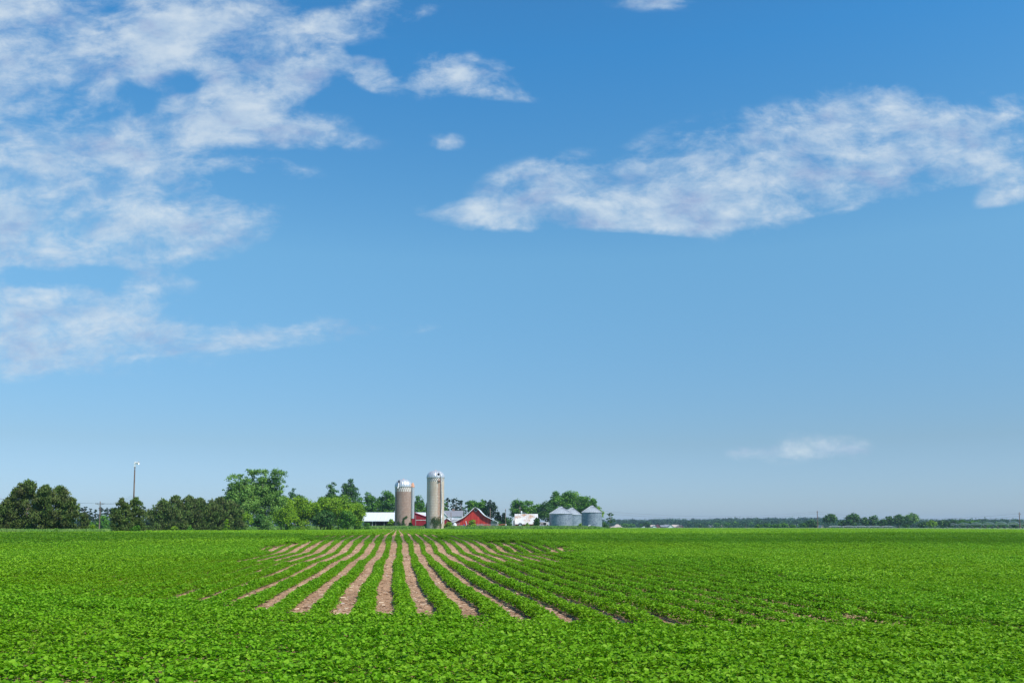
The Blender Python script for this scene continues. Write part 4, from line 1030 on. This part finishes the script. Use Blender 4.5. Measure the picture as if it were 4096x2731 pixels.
# ---------------------------------------------------------------- poles and wires
def upole(px, ytop, Y, label, arm=0, r=.13, yb=None, group=None, extra=None, lean=0):
    X, zt = W(px, ytop, Y); z0 = g1(X, Y); h = zt-z0
    e = empty('utility_pole', (X, Y, z0), label, 'utility pole', group)
    MB().tube([(0, 0, -.4), (lean*h*.5, 0, h*.5), (lean*h, 0, h)], r*1.25, r*.8, 10).build('pole', M['darkwood'], e)
    if arm:
        a = MB(); a.box((lean*h, -.14, h-.75), (arm, .1, .13)); ar = a.build('crossarm', M['greywood'], e)
        for s in (-1, 1):
            MB().tube([(s*arm*.28, -.12, h-.8), (0, -.12, h-1.4)], .03, n=5).build('brace', M['greywood'], ar)
            for k in (.46, .25):
                MB().lathe([(.06, h-.68), (.07, h-.6), (.03, h-.5), (.01, h-.49)], 8, c=(s*arm*k, -.14)).build('insulator', M['glass'], ar)
    return e, X, h, z0
P1 = upole(401, 2004, 230, 'leaning grey wooden pole with one long crossarm, right of the big left pines', 2.4, lean=0)
P2 = upole(1788, 2054, 300, 'short bare post in front of the farmhouse, nearer the tall silo', r=.11)
P3 = upole(1804, 2048, 300, 'taller bare post in front of the farmhouse roof', r=.13)
P4 = upole(1961, 2032, 322, 'dark pole rising behind the right slope of the red barn', r=.14)
P5 = upole(2022, 2034, 326, 'thin pole with small brackets between the red barn and the gambrel shed', .5, r=.12)
P6 = upole(2080, 2024, 330, 'pole with a white transformer behind the gambrel shed', 1.0, r=.16)
tr = MB(); tr.lathe([(.01, P6[2]-3.2), (.3, P6[2]-3.2), (.32, P6[2]-2.0), (.1, P6[2]-1.8), (.01, P6[2]-1.8)], 16, c=(.55, -.1)); tr.build('transformer', M['whitepaint'], P6[0])
P7 = upole(3269, 2041, 395, 'tall dark roadside pole left of the right hand tree row', .8, r=.18)
P8 = upole(4077, 2047, 300, 'roadside pole at the right edge of the photo', .8, r=.14)
for px_, yt in ((2983, 2096), (3155, 2092)): upole(px_, yt, 600, ['thin pale pole before the woods by the white gable house', 'thin pale pole before the woods right of the white gable house'][px_ > 3000], r=.12)
def wire(a, b, sag, label, r=.016):
    pts = []
    for i in range(13):
        t = i/12; p = Vector(a).lerp(Vector(b), t); p.z -= sag*4*t*(1-t); pts.append(p)
    o = MB().tube(pts, r, n=4, caps=False).build('power_wire', M['wire']); tag(o, label, 'wire')
def pole_top(P, dx=0, dz=-.5): return (P[0].location.x+dx, P[0].location.y-.14, P[3]+P[2]+dz)
for dx, nm in ((-1.1, 'outer left'), (1.1, 'outer right'), (0, 'middle')):
    wire(pole_top(P1, dx), (-150+dx, 205, 11.5), 1.2, '%s wire running left from the crossarm pole behind the pines' % nm)
    wire(pole_top(P1, dx), (W(531, 1995, 222)[0]+dx*.3, 222, W(531, 1985+dx*3, 222)[1]), .9, '%s wire running right from the crossarm pole to the siren pole' % nm)
for k, dz in ((0, -.5), (1, -1.4)):
    wire((W(2330, 2025, 340)[0], 340, W(2330, 2030, 340)[1]+dz), pole_top(P7, .2, dz), 2.6, '%s faint wire crossing the sky right of the grain bins' % ('upper', 'lower')[k], .02)
    wire(pole_top(P7, .2, dz), pole_top(P8, 0, dz), 2.6, '%s wire between the two right hand roadside poles' % ('upper', 'lower')[k], .02)
# siren pole
Ys = 224; Xs_, zt = W(539.5, 1866, Ys); z0 = g1(Xs_, Ys); h = zt-z0
e = empty('siren_pole', (Xs_-.35, Ys, z0), 'very tall wooden pole carrying a white warning siren horn', 'siren')
MB().tube([(.35, 0, -.4), (.35, 0, h*.5), (.35, 0, h)], .24, .15, 10).build('pole', M['darkwood'], e)
def s6(px, py): x, z = W(px, py, Ys); return x-Xs_+.35, z-z0
x_, z_ = s6(539.5, 1863); MB().box((x_, 0, z_), (.40, .4, .45)).build('control_box', M['whitepaint'], e)
x_, z_ = s6(540, 1851); hd = MB(); hd.box((x_, 0, z_), (.38, .42, .68)); hd.box((x_, 0, z_-.45), (.14, .14, .3)); sh = hd.build('siren_head', M['whitepaint'], e)
hn = MB(); n = 20; b0 = s6(543.5, 1850)[0]; b1 = s6(555, 1850)[0]
for (xx, rr) in ((b0, .20), (b0+(b1-b0)*.5, .30), (b1, .50), (b1+.02, .50), (b1-.04, .44), (b0+.1, .12)):
    for i in range(n): a = 2*math.pi*i/n; hn.v.append((xx, rr*math.cos(a), z_+rr*.98*math.sin(a)))
for j in range(5):
    for i in range(n): i2 = (i+1) % n; hn.f.append([j*n+i, j*n+i2, (j+1)*n+i2, (j+1)*n+i]); hn.m.append(0); hn.sm.append(True)
hn.build('horn', M['whitepaint'], sh)
x_, z_ = s6(540, 1876); MB().box((x_, -.16, z_), (.2, .14, .5)).build('bracket', M['greyroof'], e)

# ---------------------------------------------------------------- grass verge
def verge():
    rg = np.random.default_rng(11); P = []; Hh = []
    def band(n, r0, r1, d0, d1, h0, h1):
        r = rg.uniform(r0, r1, n); Y = edge(r)+rg.uniform(d0, d1, n); X = r*Y
        P.append(np.stack([X, Y, gz(X, Y)], 1)); Hh.append(rg.uniform(h0, h1, n))
    band(9000, -.66, -.46, 0.2, 9, .2, .65); band(9000, -.62, -.40, 2, 45, .15, .45)
    band(9000, -.46, -.20, .3, 12, .3, .75); band(6000, -.46, -.18, 8, 30, .2, .6)
    band(5000, -.20, .13, 5.0, 9, .35, .75); band(9000, -.20, .13, 8, 15, .14, .42); band(9000, -.20, .13, 13, 34, .06, .20); band(3000, -.20, .13, 0, 6, .1, .25)
    band(5000, .115, .66, 1, 5, .1, .22); band(8000, .115, .66, 27, 60, .1, .35)
    P = np.concatenate(P); Hh = np.concatenate(Hh)
    keep = ~((np.abs(P[:, 0]-W(1742.5, 2100, 284)[0]) < 3.6) & (np.abs(P[:, 1]-282) < 5)); P = P[keep]; Hh = Hh[keep]
    n = len(P); az = rg.uniform(0, np.pi, n); w = (.03+P[:, 1]/284*.10)[:, None]
    s = np.stack([np.cos(az), np.sin(az), np.zeros(n)], 1)*w
    out = []; t = []
    for k in range(3):
        lean = rg.normal(0, .22, (n, 3))*Hh[:, None]; lean[:, 2] = 0; off = rg.normal(0, .12, (n, 3)); off[:, 2] = 0
        B = P+off; T_ = B+lean; T_[:, 2] += Hh*rg.uniform(.75, 1.1, n)
        out.append(np.stack([B-s, B+s, T_+s*.25, T_-s*.25], 1)); t.append(np.clip(rg.normal(.45, .22, n), 0, 1))
    co_ = np.concatenate(out).reshape(-1, 3); q = np.arange(len(co_)).reshape(-1, 4)
    tag(mesh_np('verge_grass', co_, q, M['grass'], tint=np.concatenate(t)), 'tall rough grass along the edge of the field', 'grass', kind='stuff')
verge()

# ---------------------------------------------------------------- far right: woods, houses, trees
def woods():
    rg = np.random.default_rng(21); cs = []; rs = []
    for (p0, p1, Y0, Y1_, yt0, yt1, n) in ((2380, 3300, 1500, 1750, 2080, 2072, 260), (2380, 3400, 1150, 1300, 2088, 2079, 190), (2750, 4300, 900, 1050, 2084, 2074, 330), (2900, 4300, 720, 800, 2093, 2084, 220), (-300, 1500, 900, 1100, 2080, 2080, 160)):
        for i in range(n):
            px_ = p0+(p1-p0)*rg.random(); Y = rg.uniform(Y0, Y1_); t = (px_-p0)/(p1-p0); yt = yt0+(yt1-yt0)*t+rg.normal(0, 2.0)
            X, zt = W(px_, yt, Y); r = rg.uniform(3.2, 6.0)*Y/1100
            for k in range(2):
                cs.append((X+rg.normal(0, r*.5), Y-k*r*.6, zt-r*.9-k*r*1.1)); rs.append(r)
    cs = np.array(cs); rs = np.array(rs); n = 230000
    P, Nn, tint = blob_leaves(cs, rs, n, 1, rg, .9, .2)
    P[:, 2] = np.maximum(P[:, 2], -.5)
    sz = rg.uniform(.7, 1.2, n)*P[:, 1]/853*1.35
    co_, q = quads_at(P, Nn, sz, .8, rg)
    tag(mesh_np('distant_woods', co_, q, M['farwood'], tint=tint), 'hazy blue green woods along the horizon on the right', 'woods', kind='stuff')
woods()
def fh(px0, px1, ye, yp, Y, wm, rm, label, front='eave', yb=2108, ridge=None, depth=9):
    return gabled('distant_house', label, 'house', px0, px1, yb, ye, yp, Y, depth, M[wm], M[rm], front=front, over=.4, ridge=ridge)
HG = 950
fh(2458, 2484, 2104, 2096, HG, 'tan', 'tan', 'tan roofed distant house left of the bright round tree', ridge=3)
fh(2566, 2580, 2104, 2097.5, HG, 'whitepaint', 'tan', 'pale roofed distant house half behind the dark round tree')
fh(2604, 2622, 2105, 2099, HG, 'tan', 'tan', 'low tan distant house at the left end of the house row', yb=2109)
fh(2612, 2626, 2106, 2101.5, HG-20, 'whitepaint', 'greyroof', 'tiny pale gable in front of the maroon house', 'gable', yb=2109)
fh(2622, 2644, 2106, 2096.5, HG-10, 'maroon', 'maroon', 'maroon distant house with peaked gables', 'gable', yb=2109)
fh(2644, 2660, 2106, 2099.5, HG, 'greyroof', 'greyroof', 'grey roofed distant house right of the maroon house', yb=2109)
fh(2661, 2682, 2106, 2097.5, HG, 'greyroof', 'greyroof', 'larger grey roofed distant house left of the white gable', yb=2109)
fh(2672, 2696, 2108, 2098.5, HG-25, 'whitepaint', 'greyroof', 'bright white gabled distant house in the middle of the row', 'gable', yb=2109)
fh(2691, 2718, 2107, 2098, HG, 'tan', 'tan', 'pinkish roofed long distant house right of the white gable', yb=2109)
fh(2709, 2727, 2107, 2099, HG-15, 'brownroof', 'tan', 'brown gabled distant house at the end of the row', 'gable', yb=2109)
fh(2722, 2734, 2107, 2098.5, HG, 'maroon', 'tan', 'small reddish gable behind the brown gabled house', 'gable', yb=2109)
fh(2838, 2854, 2106, 2100, HG, 'whitepaint', 'whiteroof', 'pale distant house left of the light green tree', yb=2109)
fh(2880, 2898, 2106, 2100, HG, 'tan', 'tan', 'pinkish distant house between two green trees')
fh(2959, 2967, 2107, 2099, HG, 'whitepaint', 'whiteroof', 'narrow white gable house left of the pointed tree', 'gable', yb=2109)
fh(3180, 3201, 2099, 2094.5, HG, 'whitepaint', 'whiteroof', 'pale house on its own among the right hand woods', yb=2103)
fh(3285, 3295, 2107, 2100, 700, 'tan', 'tan', 'tiny tan house right of the tall dark roadside pole', 'gable', yb=2110)
far = [(2497,2090,30,'mid','bright round tree right of the tan roofed house'),(2510,2095,20,'mid','small green tree just right of the bright round tree'),(2528,2093,26,'mid','pale soft tree in the gap left of the dark round tree'),
 (2586,2082,34,'dark','dark round tree standing before the distant houses'),(2564,2093,16,'mid','slender tree left of the dark round tree'),
 (2800,2094,44,'dark','low dark tree right of the house row'),(2866,2088,30,'mid','light green round tree between the two pale houses'),(2909,2086,28,'mid','left one of two green trees right of the pinkish house'),
 (2943,2085,32,'mid','right one of two green trees, left of the white gable'),(3004,2088,30,'mid','pointed light green tree right of the white gable')]
for (x, yt, w_, c_, l_) in far: tree('dec', c_, x, yt, w_, 880, l_, cb=.0, dens=1.3, base=2109)
for i, (x, yt, w_, c_) in enumerate([(3035,2094,44,'mid'),(3070,2091,46,'mid'),(3108,2093,40,'mid'),(3135,2090,40,'mid'),(3170,2098,30,'mid'),(3215,2090,46,'mid'),(3240,2073,52,'dark'),(3262,2082,40,'dark')]):
    tree('dec', c_, x, yt, w_, 560, ['roundish tree in the mixed clump left of the tall roadside pole','low tree of the clump, second from its left end','middle tree of the clump with a soft top','clump tree just left of the thin pale pole','smallest tree of the clump beneath the pale house','green tree right of the lone pale house','darkest taller tree left of the tall roadside pole','tree directly behind the tall roadside pole'][i], cb=.0, dens=1.2, base=2111, seed=700+i)
rt = [(3319,2049,66,'dark','round tree on a short trunk, first right of the tall roadside pole',.2),(3375,2076,50,'dark','low tree between the first two tall trees of the right row',.0),(3412,2048,76,'dark','broad twin headed tree, second tall tree of the right row',.1),
 (3458,2064,40,'dark','narrow low tree left of the middle of the right row',.0),(3493,2056,50,'dark','tree with a square top in the middle of the right row',.05),(3528,2070,46,'dark','low tree right of the square topped one',.0),
 (3560,2057,52,'dark','dark tree touching the widest tree of the right row',.05),(3596,2054,60,'dark','widest dark tree of the right row, left of the pale fan shaped one',.08),(3646,2046,64,'silver','pale fan shaped tree standing at the right end of the tall row',.2),
 (3625,2085,34,'mid','low bright bush tree under the pale fan shaped tree',.0),(3690,2086,50,'dark','low grey tree right of the pale fan shaped tree',.0),(3726,2077,46,'yel','yellowish round tree right of the fan shaped one',.0),
 (3775,2078,60,'dark','dark tree right of the yellowish round tree',.0),(3812,2074,50,'dark','dark tree second right of the yellowish one',.0),(3850,2075,56,'mid','mid green tree above the irrigation arches, left',.0),
 (3895,2075,56,'mid','mid green tree above the irrigation arches, middle',.0),(3940,2087,70,'mid','wide low light tree behind the irrigation arches',.0),(4000,2086,70,'mid','wide low tree left of the right edge pole',.0),(4060,2086,60,'mid','low tree behind the right edge pole',.0),(4110,2082,60,'dark','tree cut by the right edge of the photo',.0)]
for (x, yt, w_, c_, l_, cb_) in rt: tree('dec', c_, x, yt, w_, 520, l_, cb=cb_, dens=1.15, base=2112)

# centre-pivot irrigation machine
def pivot(p0, p1, Y0, Y1_, spans, ybase0, h0, arch, rad, label):
    e = empty('irrigation_pivot', (W(p0, 2100, Y0)[0], Y0, g1(W(p0, 2100, Y0)[0], Y0)), label, 'irrigation')
    ox, oy, oz = e.location
    nodes = []
    for i in range(spans+1):
        t = i/spans; px_ = p0+(p1-p0)*t; Y = Y0+(Y1_-Y0)*t; X = W(px_, 2100, Y)[0]; nodes.append(Vector((X-ox, Y-oy, g1(X, Y)-oz)))
    for i in range(spans):
        a, b = nodes[i]+Vector((0, 0, h0)), nodes[i+1]+Vector((0, 0, h0)); top = []; bot = []
        for k in range(11):
            t = k/10; p = a.lerp(b, t); p.z += arch*4*t*(1-t); top.append(p); q = a.lerp(b, t); q.z += -.3*arch*4*t*(1-t)+.1; bot.append(q)
        mb = MB(); mb.tube(top, rad, n=5)
        sp_ = mb.build('pipe_span', M['galv'], e)
        tr_ = MB()
        for off in (-.5, .5):
            bb = [q+Vector((off*.3, off, 0)) for q in bot]; tr_.tube(bb, .05, n=4)
            for k in range(10): tr_.tube([top[k], bb[min(10, k+1)]], .04, n=4); tr_.tube([top[k+1], bb[k]], .04, n=4)
        tr_.build('truss', M['galv'], sp_)
    for i, nd_ in enumerate(nodes):
        lg = MB()
        for sx_, sy_ in ((-1, -1), (1, -1), (-1, 1), (1, 1)): lg.tube([nd_+Vector((0, 0, h0)), nd_+Vector((sx_*1.4, sy_*.7, .5))], .07, n=5)
        tw = lg.build('tower', M['galv'], e)
        for sx_ in (-1.4, 1.4):
            wv = ringmesh(.45, .16, n=14, k=6).build('wheel', M['tyre'], tw); wv.location = nd_+Vector((sx_, 0, .5))
pivot(3730, 4130, 560, 330, 8, 2112, 2.0, 1.1, .17, 'long arched irrigation machine before the woods at the far right')
pivot(3315, 3575, 470, 500, 5, 2112, .9, .5, .08, 'low distant arched irrigation pipe in front of the right tree row')
# pylons far away
for i, x in enumerate((3692, 3846, 3940, 4040)):
    X, zt = W(x, 2070, 1700); e = empty('pylon', (X, 1700, 0), 'tiny hazy pylon above the far right woods', 'pylon', 'hazy pylons above the woods')
    MB().tube([(0, 0, 0), (0, 0, zt)], .25, .15, 5).build('mast', M['pipe'], e)
    MB().box((0, 0, zt-1.5), (9, .3, .3)).build('crossarm', M['pipe'], e)
# sandy mound
rg = np.random.default_rng(4); mb = MB(); X, _ = W(2462, 2100, 420)
pr = [(14, -.2), (11, .7), (8, 1.3), (4.5, 1.75), (2, 1.95), (.01, 2.0)]
mb.lathe([(a*.36, b*.55) for a, b in pr], 20, rib=lambda i: .1*math.sin(i*1.7)); o = mb.build('sand_mound', M['tan']); o.location = (X, 420, g1(X, 420)); tag(o, 'pale sandy mound right of the grain bins', 'mound')

# ---------------------------------------------------------------- cloud added out of view to cast a dark band on the field
def shadow_cloud():
    m, nt, nd, L = newmat('shade_cloud_mat')
    d = N(nt, 'ShaderNodeBsdfDiffuse'); d.inputs[0].default_value = (.85, .87, .9, 1); t = N(nt, 'ShaderNodeBsdfTransparent')
    mx = N(nt, 'ShaderNodeMixShader'); mx.inputs[0].default_value = .31
    L.new(t.outputs[0], mx.inputs[1]); L.new(d.outputs[0], mx.inputs[2]); o = N(nt, 'ShaderNodeOutputMaterial'); L.new(mx.outputs[0], o.inputs[0])
    alt = 420.0; k = alt/sd.z; rg = np.random.default_rng(31); mb = MB()
    a, b = sd.x*k, sd.y*k
    nseg = 90; v0 = len(mb.v)
    # a long flat cloud roll: cross-section ellipse swept along x
    for i in range(nseg+1):
        t_ = i/nseg; x = -170+340*t_; wy = (12.5+2.5*math.sin(t_*23)+1.5*math.sin(t_*51+1))*min(1, t_*8, (1-t_)*8)+.1; cy = 74+2*math.sin(t_*9)
        for j in range(16):
            an = 2*math.pi*j/16; mb.v.append((x+a, cy+b+wy*math.cos(an), alt+wy*.5*math.sin(an)+3*math.sin(t_*31)))
    for i in range(nseg):
        for j in range(16):
            j2 = (j+1) % 16; mb.f.append([i*16+j, i*16+j2, (i+1)*16+j2, (i+1)*16+j]); mb.m.append(0); mb.sm.append(True)
    o = mb.build('shade_cloud', m); tag(o, 'added unseen shadow-casting cloud high behind the camera', 'shade_cloud', kind='structure')
shadow_cloud()

# ---------------------------------------------------------------- haze
def haze():
    m, nt, nd, L = newmat('summer_haze')
    v = N(nt, 'ShaderNodeVolumePrincipled'); v.inputs['Color'].default_value = (.55, .76, 1.0, 1); v.inputs['Density'].default_value = .00013; v.inputs['Anisotropy'].default_value = .1
    o = N(nt, 'ShaderNodeOutputMaterial'); L.new(v.outputs[0], o.inputs['Volume'])
    mb = MB(); mb.box((0, 2050, 16), (9200, 4700, 36)); ob = mb.build('haze', m); tag(ob, 'thin pale blue summer haze over the farmland', 'haze', kind='stuff')
haze()
sc.cycles.max_bounces = 8; sc.cycles.transparent_max_bounces = 16; sc.cycles.volume_bounces = 0
